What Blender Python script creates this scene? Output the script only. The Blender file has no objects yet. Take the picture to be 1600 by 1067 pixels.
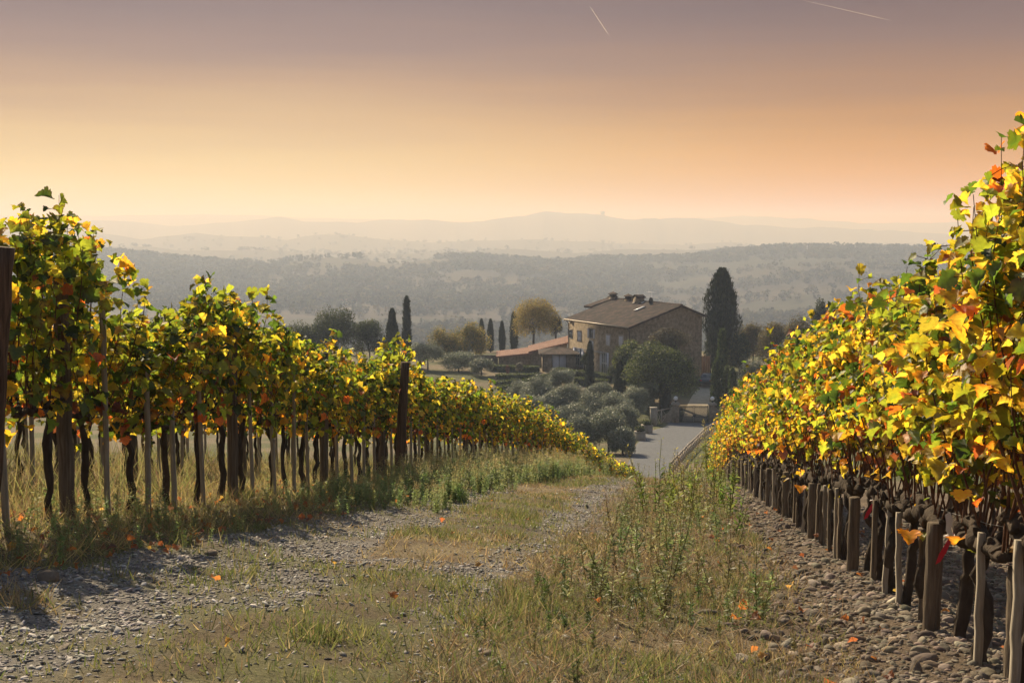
import bpy, math, random
import numpy as np
C = bpy.context.scene.collection
SC = bpy.context.scene
rng = np.random.default_rng(7)
R_ = math.radians
def lin(r, g, b):
    f = lambda c: (c/255/12.92) if c/255 <= .04045 else ((c/255+.055)/1.055)**2.4
    return (f(r), f(g), f(b), 1.0)

# ------------------------------------------------------------------ camera, sky, sun, exposure
F = 2000.0                                   # focal length in photo pixels (1600 wide)
PITCH = math.atan(183.5/F)
cd = bpy.data.cameras.new("camera"); cam = bpy.data.objects.new("camera", cd); C.objects.link(cam)
cd.sensor_width = 36; cd.lens = 36*F/1600; cd.clip_start = .05; cd.clip_end = 60000
cam.location = (0, 0, 0); cam.rotation_euler = (math.pi/2-PITCH, 0, 0)
SC.camera = cam

SUN_AZ, SUN_EL = R_(-24.5), R_(35)             # azimuth measured from +Y towards +X
sv = (math.sin(SUN_AZ)*math.cos(SUN_EL), math.cos(SUN_AZ)*math.cos(SUN_EL), math.sin(SUN_EL))
ld = bpy.data.lights.new("sun", 'SUN'); ld.energy = 5.0; ld.angle = R_(.6); ld.color = (1, .83, .57)
sun = bpy.data.objects.new("sun", ld); C.objects.link(sun)
from mathutils import Vector, Matrix
sun.rotation_euler = Vector(sv).to_track_quat('Z', 'Y').to_euler()

W = bpy.data.worlds.new("World"); SC.world = W; W.use_nodes = True
nt = W.node_tree; N = nt.nodes; L = nt.links
bg = N["Background"]
sky = N.new("ShaderNodeTexSky"); sky.sky_type = 'NISHITA'; sky.sun_disc = False
sky.sun_elevation = SUN_EL; sky.sun_rotation = SUN_AZ; sky.air_density = 1.4; sky.dust_density = 2.0
skm = N.new("ShaderNodeVectorMath"); skm.operation = 'SCALE'; skm.inputs['Scale'].default_value = .10
L.new(sky.outputs[0], skm.inputs[0])
tc = N.new("ShaderNodeTexCoord"); sp = N.new("ShaderNodeSeparateXYZ"); L.new(tc.outputs['Generated'], sp.inputs[0])
mz = N.new("ShaderNodeMapRange"); mz.inputs['From Min'].default_value = -.01; mz.inputs['From Max'].default_value = .20
# faint streaky unevenness of the dusk veil
nz = N.new("ShaderNodeTexNoise"); nz.inputs['Scale'].default_value = 5; nz.inputs['Detail'].default_value = 5
mp = N.new("ShaderNodeMapping"); mp.inputs['Scale'].default_value = (.6, .6, 9); L.new(tc.outputs['Generated'], mp.inputs[0]); L.new(mp.outputs[0], nz.inputs['Vector'])
nm = N.new("ShaderNodeMath"); nm.operation = 'MULTIPLY_ADD'; nm.inputs[1].default_value = .032; L.new(nz.outputs[0], nm.inputs[0])
L.new(sp.outputs['Z'], nm.inputs[2])
nsub = N.new("ShaderNodeMath"); nsub.operation = 'SUBTRACT'; nsub.inputs[1].default_value = .016; L.new(nm.outputs[0], nsub.inputs[0])
L.new(nsub.outputs[0], mz.inputs['Value'])
def ramp(stops):
    r = N.new("ShaderNodeValToRGB"); e = r.color_ramp.elements
    while len(e) > 1: e.remove(e[-1])
    for i, (p, c) in enumerate(stops):
        q = e[0] if i == 0 else e.new(p)
        q.position = p; q.color = lin(*c)
    L.new(mz.outputs[0], r.inputs[0]); return r
zz = lambda y: ((350-y)/2000+.01)/.21        # photo row -> ramp position
rl = ramp([(0, (255, 232, 160)), (zz(325), (255, 228, 150)), (zz(275), (247, 211, 134)), (zz(200), (221, 182, 128)),
           (zz(150), (194, 156, 122)), (zz(80), (160, 131, 121)), (zz(0), (132, 113, 116)), (1, (122, 106, 112))])
rr = ramp([(0, (248, 168, 0)), (zz(325), (246, 166, 0)), (zz(280), (233, 158, 16)), (zz(200), (200, 138, 58)),
           (zz(150), (173, 123, 80)), (zz(80), (140, 107, 96)), (zz(0), (114, 92, 95)), (1, (110, 90, 96))])
mx = N.new("ShaderNodeMapRange"); mx.interpolation_type = 'SMOOTHSTEP'
mx.inputs['From Min'].default_value = -.22; mx.inputs['From Max'].default_value = .32; L.new(sp.outputs['X'], mx.inputs['Value'])
mix = N.new("ShaderNodeMixRGB"); L.new(mx.outputs[0], mix.inputs[0]); L.new(rl.outputs[0], mix.inputs[1]); L.new(rr.outputs[0], mix.inputs[2])
mh = N.new("ShaderNodeMapRange"); mh.inputs['From Min'].default_value = .19; mh.inputs['From Max'].default_value = .50
L.new(sp.outputs['Z'], mh.inputs['Value'])
mix2 = N.new("ShaderNodeMixRGB"); L.new(mh.outputs[0], mix2.inputs[0]); L.new(mix.outputs[0], mix2.inputs[1]); L.new(skm.outputs[0], mix2.inputs[2])
L.new(mix2.outputs[0], bg.inputs['Color']); bg.inputs['Strength'].default_value = .74
SC.view_settings.view_transform = 'Standard'; SC.view_settings.look = 'None'
SC.view_settings.exposure = 0.45; SC.view_settings.gamma = 1.0
cy = SC.cycles
cy.max_bounces = 6; cy.diffuse_bounces = 2; cy.glossy_bounces = 2; cy.transmission_bounces = 4; cy.transparent_max_bounces = 8
cy.volume_bounces = 1; cy.use_denoising = True; cy.use_adaptive_sampling = True; cy.adaptive_threshold = .015
cy.sample_clamp_indirect = 4; cy.caustics_reflective = False; cy.caustics_refractive = False

# ------------------------------------------------------------------ numpy helpers
def ray(px, py):                              # direction with Y = 1
    x = (px-800)/F; v = (533.5-py)/F
    d = np.array([x, math.cos(PITCH)+v*math.sin(PITCH), -math.sin(PITCH)+v*math.cos(PITCH)])
    return d/d[1]
def at(px, py, Y): return ray(px, py)*Y
def hsh(ix, iy, s):
    h = (ix.astype(np.int64)*374761393 + iy.astype(np.int64)*668265263 + s*974634777) & 0x7fffffff
    h = ((h ^ (h >> 13))*1274126177) & 0x7fffffff
    return ((h ^ (h >> 16)) & 0xffffff)/float(0xffffff)
def vnoise(x, y, s=0):
    x = np.asarray(x, float); y = np.asarray(y, float)
    ix = np.floor(x); iy = np.floor(y); fx = x-ix; fy = y-iy
    fx = fx*fx*(3-2*fx); fy = fy*fy*(3-2*fy)
    a = hsh(ix, iy, s); b = hsh(ix+1, iy, s); c = hsh(ix, iy+1, s); d = hsh(ix+1, iy+1, s)
    return (a*(1-fx)+b*fx)*(1-fy)+(c*(1-fx)+d*fx)*fy
def fbm(x, y, s=0, o=4):
    t = 0; a = .5
    for k in range(o):
        t = t+a*vnoise(np.asarray(x)*2**k+k*17.3, np.asarray(y)*2**k-k*9.1, s+k); a *= .5
    return t/(1-.5**o)
def sstep(a, b, x):
    t = np.clip((np.asarray(x, float)-a)/(b-a), 0, 1); return t*t*(3-2*t)
def lerp(a, b, t): return a+(b-a)*t

# ------------------------------------------------------------------ terrain
S = 1.285                                     # forward metres per profile unit
PT = np.array([-40, -20, -5, 0, 5, 10, 20, 26, 31, 36, 42, 48, 54, 60, 66, 80, 95, 109, 118, 128, 150, 165, 185, 230, 300, 450, 620, 700, 9000])
PZ = np.array([4.5, 3, .2, -.95, -2.07, -3.2, -5.43, -6.76, -7.95, -9.5, -11.5, -13.6, -15.3, -16.4, -17.2, -18.9, -20.5, -21.9, -20.9, -19.7, -19.8, -21, -24, -33, -48, -70, -80, -80, -80.])
_tt = np.linspace(-40, 1000, 5201); _pz = np.interp(_tt, PT, PZ)
_k = np.hanning(25); _k /= _k.sum(); _pz[12:-12] = np.convolve(_pz, _k, 'same')[12:-12]
LX_T = np.array([-10, 0, 8, 20, 30, 40, 50, 55, 60]); LX_X = np.array([-6.1, -4.75, -3.7, -2.1, 0, 2.6, 5.3, 6.7, 8.2])
_lt = np.linspace(-10, 60, 701); _lx = np.interp(_lt, LX_T, LX_X); _k2 = np.hanning(61); _k2 /= _k2.sum()
_lx[40:-40] = np.convolve(_lx, _k2, 'same')[40:-40]
def left_x(t): return np.interp(t, _lt, _lx)
def right_x(t): return 1.7+.172*np.asarray(t, float)
RIDGES = [  # distance, slope, [(photo x, photo y)...]
 (2050, .16, [(-900, 402), (-200, 400), (150, 397), (230, 403), (300, 408), (420, 412), (480, 406), (560, 403), (610, 410), (700, 406), (740, 403), (850, 408), (950, 407), (1050, 405), (1100, 399), (1200, 393), (1300, 389), (1450, 391), (1600, 393), (2500, 398)]),
 (3000, .18, [(-900, 385), (0, 378), (144, 383), (200, 388), (297, 391), (406, 392), (500, 398), (620, 397), (800, 392), (900, 393), (1000, 391), (1100, 390), (1300, 387), (1456, 389), (2500, 392)]),
 (4200, .18, [(-900, 372), (0, 360), (135, 363), (187, 367), (222, 374), (310, 364), (350, 368), (406, 368), (450, 374), (537, 366), (590, 373), (669, 377), (800, 375), (887, 378), (997, 380), (1062, 383), (1120, 381), (1141, 379), (1165, 382), (1194, 385), (1456, 387), (2500, 390)]),
 (6000, .16, [(-900, 350), (0, 340), (100, 343), (187, 347), (262, 355), (327, 352), (380, 346), (441, 341), (476, 346), (515, 348), (581, 346), (625, 342), (669, 342), (704, 347), (734, 349), (800, 341), (822, 340), (852, 332), (890, 334), (935, 335), (966, 341), (1080, 342), (1150, 349), (1237, 357), (1281, 357), (1347, 361), (1456, 365), (2500, 370)]),
 (8400, .12, [(-900, 342), (60, 340), (240, 337), (420, 340), (700, 345), (980, 345), (1106, 343), (1159, 337), (1215, 340), (1325, 347), (1456, 350), (1600, 350), (2500, 345)]),
]
def Hfar(x, y):
    r = np.sqrt(x*x+y*y)+1e-6
    yy = np.maximum(y, 1e-3)
    pxx = 800+F*np.clip(x/yy, -1.2, 1.2)
    pxx = np.where(y <= 0, np.where(x > 0, 3200, -1600), pxx)
    z = np.full(np.shape(r), -200.0)
    for k, (R, sl, pts) in enumerate(RIDGES):
        p = np.array(pts, float)
        cy_ = np.interp(pxx, p[:, 0], p[:, 1])
        zc = -(cy_-350)/F*R
        wob = (fbm(pxx/60, np.zeros_like(pxx)+k, 40+k)-.5)*R*.10
        det = (fbm(x/(R*.05), y/(R*.05), 60+k, 4)-.5)*R*.0065
        dr = np.abs(yy-(R+wob)) if k < 9 else 0
        fall = sl*np.sqrt(dr*dr+(R*.03)**2)-sl*R*.03
        if k == 0: fall = np.where(yy < R+wob, fall*.26, fall)
        z = np.maximum(z, zc-fall+det*np.exp(-dr/(R*.2))*0+det*.8)
    z = np.maximum(z, -80+(fbm(x/180, y/180, 5, 3)-.5)*3)
    return z
def H(x, y, fine=True):
    x = np.asarray(x, float); y = np.asarray(y, float)
    t = y/S
    z = np.interp(t, _tt, _pz)
    xc = -1.5+.148*np.clip(t, 0, 60)
    z = z-.10*np.exp(-np.clip(t, 0, 400)/40)*np.clip(x-xc, -30, 30)
    # ruts of the track and the berm under each vine row
    near = 1-sstep(45, 70, t)
    if fine:
        z = z+near*(-.035*np.exp(-((x-rut1(t))/.35)**2)-.03*np.exp(-((x-rut2(t))/.35)**2)
             +.07*np.exp(-((x-left_x(t))/.45)**2)+.05*np.exp(-((x-right_x(t))/.45)**2)
             +(fbm(x/1.3, y/1.3, 3, 4)-.5)*.13+(fbm(x/.22, y/.22, 9, 3)-.5)*.03)
    z = z+(fbm(x/14, y/14, 2, 3)-.5)*.5*sstep(30, 90, t)*(1-sstep(90, 100, t))
    far = sstep(420, 760, np.sqrt(x*x+y*y))
    if np.any(far > 0):
        z = np.where(far > 0, np.maximum(np.where(far >= 1, -90, z), lerp(-90.0, Hfar(x, y), far)), z)
    return z
def rut1(t): return -2.8+.13*np.asarray(t, float)
def rut2(t): return -1.35+.165*np.asarray(t, float)
def h1(x, y): return float(H(np.array([x]), np.array([y]))[0])
def gpt(px, py, y0=3.0, y1=900.0):            # where the sight line of a photo pixel meets the ground
    d = ray(px, py); Y = np.exp(np.linspace(math.log(y0), math.log(y1), 6000))
    f = d[2]*Y-H(d[0]*Y, Y); i = np.argmax(f < 0)
    return d*Y[i]
# zone masks
def zone_gravel(x, y):
    t = y/S
    n = fbm(x/.9, y/1.6, 21, 4)-.5
    w1 = np.interp(t, [0, 5, 8, 12, 20, 34], [1.3, 1.1, .72, .42, .34, .3])
    w2 = np.interp(t, [0, 5, 8, 12, 20, 34], [.2, .25, .42, .46, .5, .55])
    g = np.maximum(1-sstep(.65, 1.15, np.abs(x-rut1(t)+.05)/w1+n*2.2), (1-sstep(.6, 1.1, np.abs(x-rut2(t))/w2+n*2.6))*sstep(4, 8, t))
    return g*(1-sstep(30, 38, t))*(.42+.58*sstep(.38, .56, fbm(x/.5, y/.5, 22, 3)))
def zone_stony(x, y):
    t = y/S; d = x-right_x(t); n = fbm(x/.8, y/.8, 31, 3)-.5
    return sstep(-1.55, -.75, d+n*.9)*(1-sstep(48, 56, t))
def zone_vine_left(x, y):
    t = y/S; d = x-left_x(t)
    return (1-sstep(-.2, .7, d+(fbm(x/.7, y/.7, 33, 3)-.5)*.8))*(1-sstep(58, 66, t))

# ------------------------------------------------------------------ mesh helpers
class MB:
    def __init__(s): s.v = []; s.q = []; s.t = []; s.n = 0; s.c = []
    def add(s, v, q=None, t=None, col=None):
        v = np.asarray(v, float).reshape(-1, 3)
        if q is not None and len(q): s.q.append(np.asarray(q, int).reshape(-1, 4)+s.n)
        if t is not None and len(t): s.t.append(np.asarray(t, int).reshape(-1, 3)+s.n)
        c = np.ones((len(v), 3))*.5 if col is None else np.broadcast_to(np.asarray(col, float), (len(v), 3))
        s.v.append(v); s.c.append(c); s.n += len(v); return s
    def box(s, c, size, ax=None, col=None):   # centre, full sizes, 3 axis rows
        ax = np.eye(3) if ax is None else np.asarray(ax, float)
        k = np.array([[-1, -1, -1], [1, -1, -1], [1, 1, -1], [-1, 1, -1], [-1, -1, 1], [1, -1, 1], [1, 1, 1], [-1, 1, 1]])*.5
        v = np.asarray(c, float)+(k*np.asarray(size, float))@ax
        return s.add(v, [[0, 3, 2, 1], [4, 5, 6, 7], [0, 1, 5, 4], [1, 2, 6, 5], [2, 3, 7, 6], [3, 0, 4, 7]], col=col)
    def tube(s, P, r, n=6, cap=True, col=None, rough=0, seed=0):
        P = np.asarray(P, float); m = len(P); r = np.broadcast_to(np.asarray(r, float), (m,))
        T = np.gradient(P, axis=0); T /= np.linalg.norm(T, axis=1)[:, None]+1e-9
        up = np.array([0, 0, 1.]) if abs(T[0, 2]) < .9 else np.array([1., 0, 0])
        A = np.cross(T, up); A /= np.linalg.norm(A, axis=1)[:, None]+1e-9; B = np.cross(T, A)
        a = np.arange(n)*2*math.pi/n
        rr = r[:, None]*np.ones((1, n))
        if rough: rr = rr*(1+rough*(np.random.default_rng(seed).random((m, n))-.5)*2)
        v = P[:, None, :]+rr[..., None]*(np.cos(a)[None, :, None]*A[:, None, :]+np.sin(a)[None, :, None]*B[:, None, :])
        i = np.arange(m-1)[:, None]*n; j = np.arange(n)[None, :]; j2 = (j+1) % n
        q = np.stack([i+j, i+n+j, i+n+j2, i+j2], -1).reshape(-1, 4)
        base = s.n; s.add(v.reshape(-1, 3), q, col=col)
        if cap:
            cv = np.vstack([P[:1], P[-1:]]); cc = len(v.reshape(-1, 3))
            t = [[cc, k, (k+1) % n] for k in range(n)]+[[cc+1, (m-1)*n+(k+1) % n, (m-1)*n+k] for k in range(n)]
            s.n = s.n; s.v.append(cv); s.c.append(np.ones((2, 3))*.5 if col is None else np.broadcast_to(np.asarray(col, float), (2, 3)))
            s.t.append(np.array(t)+base); s.n += 2
        return s
    def grid(s, V, col=None):                 # V (a,b,3)
        a, b = V.shape[:2]
        i = np.arange(a-1)[:, None]*b; j = np.arange(b-1)[None, :]
        q = np.stack([i+j, i+j+1, i+b+j+1, i+b+j], -1).reshape(-1, 4)
        return s.add(V.reshape(-1, 3), q, col=col if col is None else np.asarray(col).reshape(-1, 3))
    def mesh(s, name, smooth=False):
        me = bpy.data.meshes.new(name)
        v = np.vstack(s.v); c = np.vstack(s.c)
        q = np.vstack(s.q) if s.q else np.zeros((0, 4), int); t = np.vstack(s.t) if s.t else np.zeros((0, 3), int)
        me.vertices.add(len(v)); me.vertices.foreach_set('co', v.astype(np.float32).ravel())
        nl = len(q)*4+len(t)*3
        me.loops.add(nl); me.loops.foreach_set('vertex_index', np.concatenate([q.ravel(), t.ravel()]).astype(np.int32))
        me.polygons.add(len(q)+len(t))
        st = np.concatenate([np.arange(len(q))*4, len(q)*4+np.arange(len(t))*3]).astype(np.int32)
        me.polygons.foreach_set('loop_start', st)
        if smooth: me.polygons.foreach_set('use_smooth', np.ones(len(q)+len(t), bool))
        me.update(calc_edges=True)
        at_ = me.attributes.new('Col', 'FLOAT_COLOR', 'POINT')
        at_.data.foreach_set('color', np.hstack([c, np.ones((len(c), 1))]).astype(np.float32).ravel())
        return me
    def build(s, name, mat, parent=None, smooth=False):
        me = s.mesh(name, smooth); me.materials.append(mat)
        o = bpy.data.objects.new(name, me); C.objects.link(o)
        if parent: o.parent = parent
        return o
def tag(o, label=None, cat=None, group=None, kind=None):
    if label: o['label'] = label
    if cat: o['category'] = cat
    if group: o['group'] = group
    if kind: o['kind'] = kind
    return o
def empty(name, loc=(0, 0, 0), rz=0, label=None, cat=None, group=None):
    o = bpy.data.objects.new(name, None); C.objects.link(o); o.empty_display_size = .2
    o.location = tuple(float(c) for c in loc); o.rotation_euler = (0, 0, rz)
    return tag(o, label, cat, group)
def dup_part(o, parent):
    c = o.copy(); C.objects.link(c); c.parent = parent; return c
def scatter(mb, tv, tq, tt, pos, Rm, sc, col=None, vcol=None):
    """replicate a template: tv (k,3), rotation rows Rm (n,3,3), scale sc (n,) or (n,3), colour (n,3)"""
    n = len(pos); k = len(tv)
    sc = np.asarray(sc, float); sc = sc[:, None] if sc.ndim == 1 else sc
    v = np.einsum('nki,nij->nkj', tv[None]*sc[:, None, :], Rm)+pos[:, None, :]
    off = (np.arange(n)*k)[:, None, None]
    q = (np.asarray(tq)[None]+off).reshape(-1, 4) if tq is not None and len(tq) else None
    t = (np.asarray(tt)[None]+off).reshape(-1, 3) if tt is not None and len(tt) else None
    c = None
    if col is not None:
        c = np.repeat(col[:, None, :], k, 1)
        if vcol is not None: c = c*vcol[None]
        c = c.reshape(-1, 3)
    mb.add(v.reshape(-1, 3), q, t, c)
def frames(nrm, tip):                          # rows: x, y(tip), z(normal)
    z = nrm/(np.linalg.norm(nrm, axis=1)[:, None]+1e-9)
    y = tip-(tip*z).sum(1)[:, None]*z; y /= np.linalg.norm(y, axis=1)[:, None]+1e-9
    x = np.cross(y, z); return np.stack([x, y, z], 1)
def rotz(a):
    c, s_ = np.cos(a), np.sin(a); o = np.zeros((len(a), 3, 3)); o[:, 0, 0] = c; o[:, 0, 1] = s_; o[:, 1, 0] = -s_; o[:, 1, 1] = c; o[:, 2, 2] = 1
    return o
def runit(n, r):
    v = r.normal(size=(n, 3)); return v/np.linalg.norm(v, axis=1)[:, None]
def pick(r, n, cols, p):
    cols = np.array(cols); p = np.array(p, float); i = r.choice(len(cols), n, p=p/p.sum())
    return cols[i]*(.75+.5*r.random((n, 1)))*(.93+.14*r.random((n, 3)))
def ico(sub=1):
    import bmesh
    b = bmesh.new(); bmesh.ops.create_icosphere(b, subdivisions=sub, radius=1)
    v = np.array([p.co[:] for p in b.verts]); t = np.array([[q.index for q in f.verts] for f in b.faces]); b.free(); return v, t

# ------------------------------------------------------------------ materials
def newmat(name):
    m = bpy.data.materials.new(name); m.use_nodes = True
    n = m.node_tree.nodes; n.clear(); o = n.new('ShaderNodeOutputMaterial')
    return m, n, m.node_tree.links, o
def attr(n, name='Col'):
    a = n.new('ShaderNodeAttribute'); a.attribute_name = name; return a
def leafmat(name, transl=.45, gloss=.06, rough=.45, vary=True, scale=60, tboost=1.5):
    m, n, l, o = newmat(name); a = attr(n)
    col = a.outputs['Color']
    if vary:
        tx = n.new('ShaderNodeTexNoise'); tx.inputs['Scale'].default_value = scale; tx.inputs['Detail'].default_value = 2
        g = n.new('ShaderNodeTexCoord'); l.new(g.outputs['Object'], tx.inputs['Vector'])
        mr = n.new('ShaderNodeMapRange'); mr.inputs['To Min'].default_value = .55; mr.inputs['To Max'].default_value = 1.45
        l.new(tx.outputs[0], mr.inputs['Value'])
        mu = n.new('ShaderNodeVectorMath'); mu.operation = 'SCALE'; l.new(col, mu.inputs[0]); l.new(mr.outputs[0], mu.inputs['Scale']); col = mu.outputs[0]
    d = n.new('ShaderNodeBsdfDiffuse'); l.new(col, d.inputs['Color'])
    t = n.new('ShaderNodeBsdfTranslucent')
    bo = n.new('ShaderNodeVectorMath'); bo.operation = 'SCALE'; bo.inputs['Scale'].default_value = tboost; l.new(col, bo.inputs[0]); l.new(bo.outputs[0], t.inputs['Color'])
    x = n.new('ShaderNodeMixShader'); x.inputs[0].default_value = transl; l.new(d.outputs[0], x.inputs[1]); l.new(t.outputs[0], x.inputs[2])
    gl = n.new('ShaderNodeBsdfGlossy'); gl.inputs['Roughness'].default_value = rough
    y = n.new('ShaderNodeMixShader'); y.inputs[0].default_value = gloss; l.new(x.outputs[0], y.inputs[1]); l.new(gl.outputs[0], y.inputs[2])
    l.new(y.outputs[0], o.inputs['Surface']); return m
def surfmat(name, c1, c2, scale=8, rough=.85, bump=.3, stretch=(1, 1, 1), c3=None, use_attr=False, spec=.2, bscale=None, metal=0, coord='Object'):
    m, n, l, o = newmat(name); p = n.new('ShaderNodeBsdfPrincipled'); l.new(p.outputs[0], o.inputs['Surface'])
    p.inputs['Roughness'].default_value = rough; p.inputs['Specular IOR Level'].default_value = spec; p.inputs['Metallic'].default_value = metal
    g = n.new('ShaderNodeTexCoord'); mp = n.new('ShaderNodeMapping'); mp.inputs['Scale'].default_value = stretch
    l.new(g.outputs[coord], mp.inputs[0])
    tx = n.new('ShaderNodeTexNoise'); tx.inputs['Scale'].default_value = scale; tx.inputs['Detail'].default_value = 6; tx.inputs['Roughness'].default_value = .65
    l.new(mp.outputs[0], tx.inputs['Vector'])
    r = n.new('ShaderNodeValToRGB'); e = r.color_ramp.elements
    e[0].position = .3; e[0].color = (*c1, 1); e[1].position = .7; e[1].color = (*c2, 1)
    if c3: q = e.new(.5); q.color = (*c3, 1)
    l.new(tx.outputs[0], r.inputs[0]); col = r.outputs[0]
    if use_attr:
        a = attr(n); mm = n.new('ShaderNodeMixRGB'); mm.blend_type = 'MULTIPLY'; mm.inputs[0].default_value = 1
        l.new(col, mm.inputs[1]); l.new(a.outputs['Color'], mm.inputs[2]); col = mm.outputs[0]
    l.new(col, p.inputs['Base Color'])
    if bump:
        b = n.new('ShaderNodeBump'); b.inputs['Strength'].default_value = bump; b.inputs['Distance'].default_value = .02
        t2 = n.new('ShaderNodeTexNoise'); t2.inputs['Scale'].default_value = bscale or scale*2; t2.inputs['Detail'].default_value = 5; l.new(mp.outputs[0], t2.inputs['Vector'])
        l.new(t2.outputs[0], b.inputs['Height']); l.new(b.outputs[0], p.inputs['Normal'])
    return m
M = {}
M['vine_leaf'] = leafmat('vine_leaf', .66, .04, .5, True, 55, 1.9)
M['tree_leaf'] = leafmat('tree_leaf', .35, .03, .5, True, 1.5, 1.5)
M['olive_leaf'] = leafmat('olive_leaf', .35, .06, .4, True, 1.5, 1.0)
M['grass'] = leafmat('grass', .5, .04, .5, False, 1, 1.5)
M['far_wood'] = leafmat('far_wood', .25, 0, .5, False, 1, 1.2)
M['bark'] = surfmat('bark', (.03, .022, .016), (.10, .075, .055), 9, .95, .8, (1, 1, .25), bscale=40)
M['cane'] = surfmat('cane', (.07, .03, .018), (.17, .085, .045), 20, .7, .2)
M['post'] = surfmat('post', (.075, .057, .04), (.27, .215, .155), 6, .95, 1.0, (7, 7, .3), (.16, .125, .09))
M['stake'] = surfmat('stake', (.24, .20, .155), (.44, .39, .31), 9, .9, .5, (5, 5, .4))
M['old_post'] = surfmat('old_post', (.05, .032, .022), (.19, .12, .08), 7, .9, .8, (7, 7, .3), (.11, .07, .045))
M['stone'] = surfmat('stone', (.12, .10, .082), (.31, .27, .225), 4, .9, .5, use_attr=True, bscale=25)
M['chip'] = surfmat('chip', (.45, .42, .40), (.85, .82, .80), 30, .75, 0, use_attr=True, spec=.35)
M['wire'] = surfmat('wire', (.16, .16, .16), (.28, .27, .26), 5, .45, 0, metal=.8)
# ------------------------------------------------------------------ the ground: one sheet to the horizon
def ground_color(x, y):
    t = y/S; n1 = fbm(x/1.7, y/1.7, 71, 4); n2 = fbm(x/.35, y/.35, 72, 3); n3 = fbm(x/6, y/6, 73, 3)
    dry = np.array([.21, .165, .10]); grn = np.array([.135, .125, .06]); soil = np.array([.125, .088, .058])
    grav = np.array([.21, .19, .17]); stony = np.array([.15, .112, .08])
    c = lerp(dry[None], grn[None], sstep(.40, .62, n1)[:, None])
    c = lerp(c, soil[None], (sstep(.45, .7, n2)*.75)[:, None])
    g = zone_gravel(x, y)[:, None]; c = lerp(c, grav[None]*(.7+.6*n2[:, None]), g*.9)
    v = zone_vine_left(x, y)[:, None]; c = lerp(c, lerp(soil[None], dry[None]*.8, n1[:, None]), v*.7)
    s_ = zone_stony(x, y)[:, None]; c = lerp(c, stony[None]*(.7+.6*n2[:, None]), s_*.95)
    # slope and gardens round the villa
    gar = lerp(np.array([.17, .135, .085])[None], np.array([.09, .095, .04])[None], sstep(.4, .6, fbm(x/5, y/5, 75, 4))[:, None])
    c = lerp(c, gar, sstep(44, 62, t)[:, None])
    # open country: fields, scrub and ploughland
    r = np.sqrt(x*x+y*y)
    wx = x+60*(fbm(x/300, y/300, 81)-.5); wy = y+60*(fbm(x/300, y/300, 82)-.5)
    fid = hsh(np.floor(wx/230), np.floor(wy/130+np.floor(wx/230)*.37), 83)
    pal = np.array([[.20, .165, .09], [.10, .11, .045], [.15, .115, .075], [.22, .175, .09], [.07, .08, .035], [.12, .12, .05]])*.5
    fc = pal[np.clip((fid*6).astype(int), 0, 5)]*(.8+.4*fbm(x/40, y/40, 84)[:, None])
    rows = .82+.18*np.sin((wx*.8+wy*.6)/4.0*(1+(fid > .5)*.4))
    fc = fc*np.where((fid > .3) & (r < 2600), rows, 1)[:, None]
    scrub = np.array([.05, .055, .028]); fc = lerp(fc, scrub[None], sstep(.5, .6, fbm(x/260, y/260, 85, 4))[:, None]*.9)
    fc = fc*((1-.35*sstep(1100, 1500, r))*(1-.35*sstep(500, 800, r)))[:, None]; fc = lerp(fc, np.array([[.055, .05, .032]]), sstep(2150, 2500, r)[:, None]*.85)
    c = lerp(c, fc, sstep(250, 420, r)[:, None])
    return c
ang = np.concatenate([np.linspace(-180, -62, 34, endpoint=False), np.linspace(-62, -27, 60, endpoint=False), np.linspace(-27, 27, 560, endpoint=False),
                      np.linspace(27, 62, 60, endpoint=False), np.linspace(62, 180, 35)])
rad = np.concatenate([[0.02], np.exp(np.linspace(math.log(.8), math.log(9000), 800))])
A_, Rr = np.meshgrid(np.radians(ang), rad, indexing='ij')
X_ = (np.sin(A_)*Rr); Y_ = (np.cos(A_)*Rr)
Z_ = H(X_.ravel(), Y_.ravel()).reshape(X_.shape)
gc = ground_color(X_.ravel(), Y_.ravel())
mb = MB(); mb.grid(np.stack([X_, Y_, Z_], -1)[:, ::1][::-1], gc.reshape(*X_.shape, 3)[::-1])
def groundmat():
    m, n, l, o = newmat('ground'); p = n.new('ShaderNodeBsdfPrincipled'); l.new(p.outputs[0], o.inputs['Surface'])
    p.inputs['Roughness'].default_value = .95; p.inputs['Specular IOR Level'].default_value = .15
    a = attr(n); g = n.new('ShaderNodeNewGeometry')
    def nz(s, d): 
        t = n.new('ShaderNodeTexNoise'); t.inputs['Scale'].default_value = s; t.inputs['Detail'].default_value = d; t.inputs['Roughness'].default_value = .7
        l.new(g.outputs['Position'], t.inputs['Vector']); return t
    a1 = nz(38, 5); a2 = nz(1.1, 4)
    r1 = n.new('ShaderNodeMapRange'); r1.inputs['From Min'].default_value = .3; r1.inputs['From Max'].default_value = .7; r1.inputs['To Min'].default_value = .45; r1.inputs['To Max'].default_value = 1.6; l.new(a1.outputs[0], r1.inputs['Value'])
    r2 = n.new('ShaderNodeMapRange'); r2.inputs['To Min'].default_value = .7; r2.inputs['To Max'].default_value = 1.3; l.new(a2.outputs[0], r2.inputs['Value'])
    mm = n.new('ShaderNodeMath'); mm.operation = 'MULTIPLY'; l.new(r1.outputs[0], mm.inputs[0]); l.new(r2.outputs[0], mm.inputs[1])
    mu = n.new('ShaderNodeVectorMath'); mu.operation = 'SCALE'; l.new(a.outputs['Color'], mu.inputs[0]); l.new(mm.outputs[0], mu.inputs['Scale'])
    l.new(mu.outputs[0], p.inputs['Base Color'])
    b = n.new('ShaderNodeBump'); b.inputs['Strength'].default_value = .8; b.inputs['Distance'].default_value = .03
    a3 = nz(60, 6); l.new(a3.outputs[0], b.inputs['Height']); l.new(b.outputs[0], p.inputs['Normal'])
    return m
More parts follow.
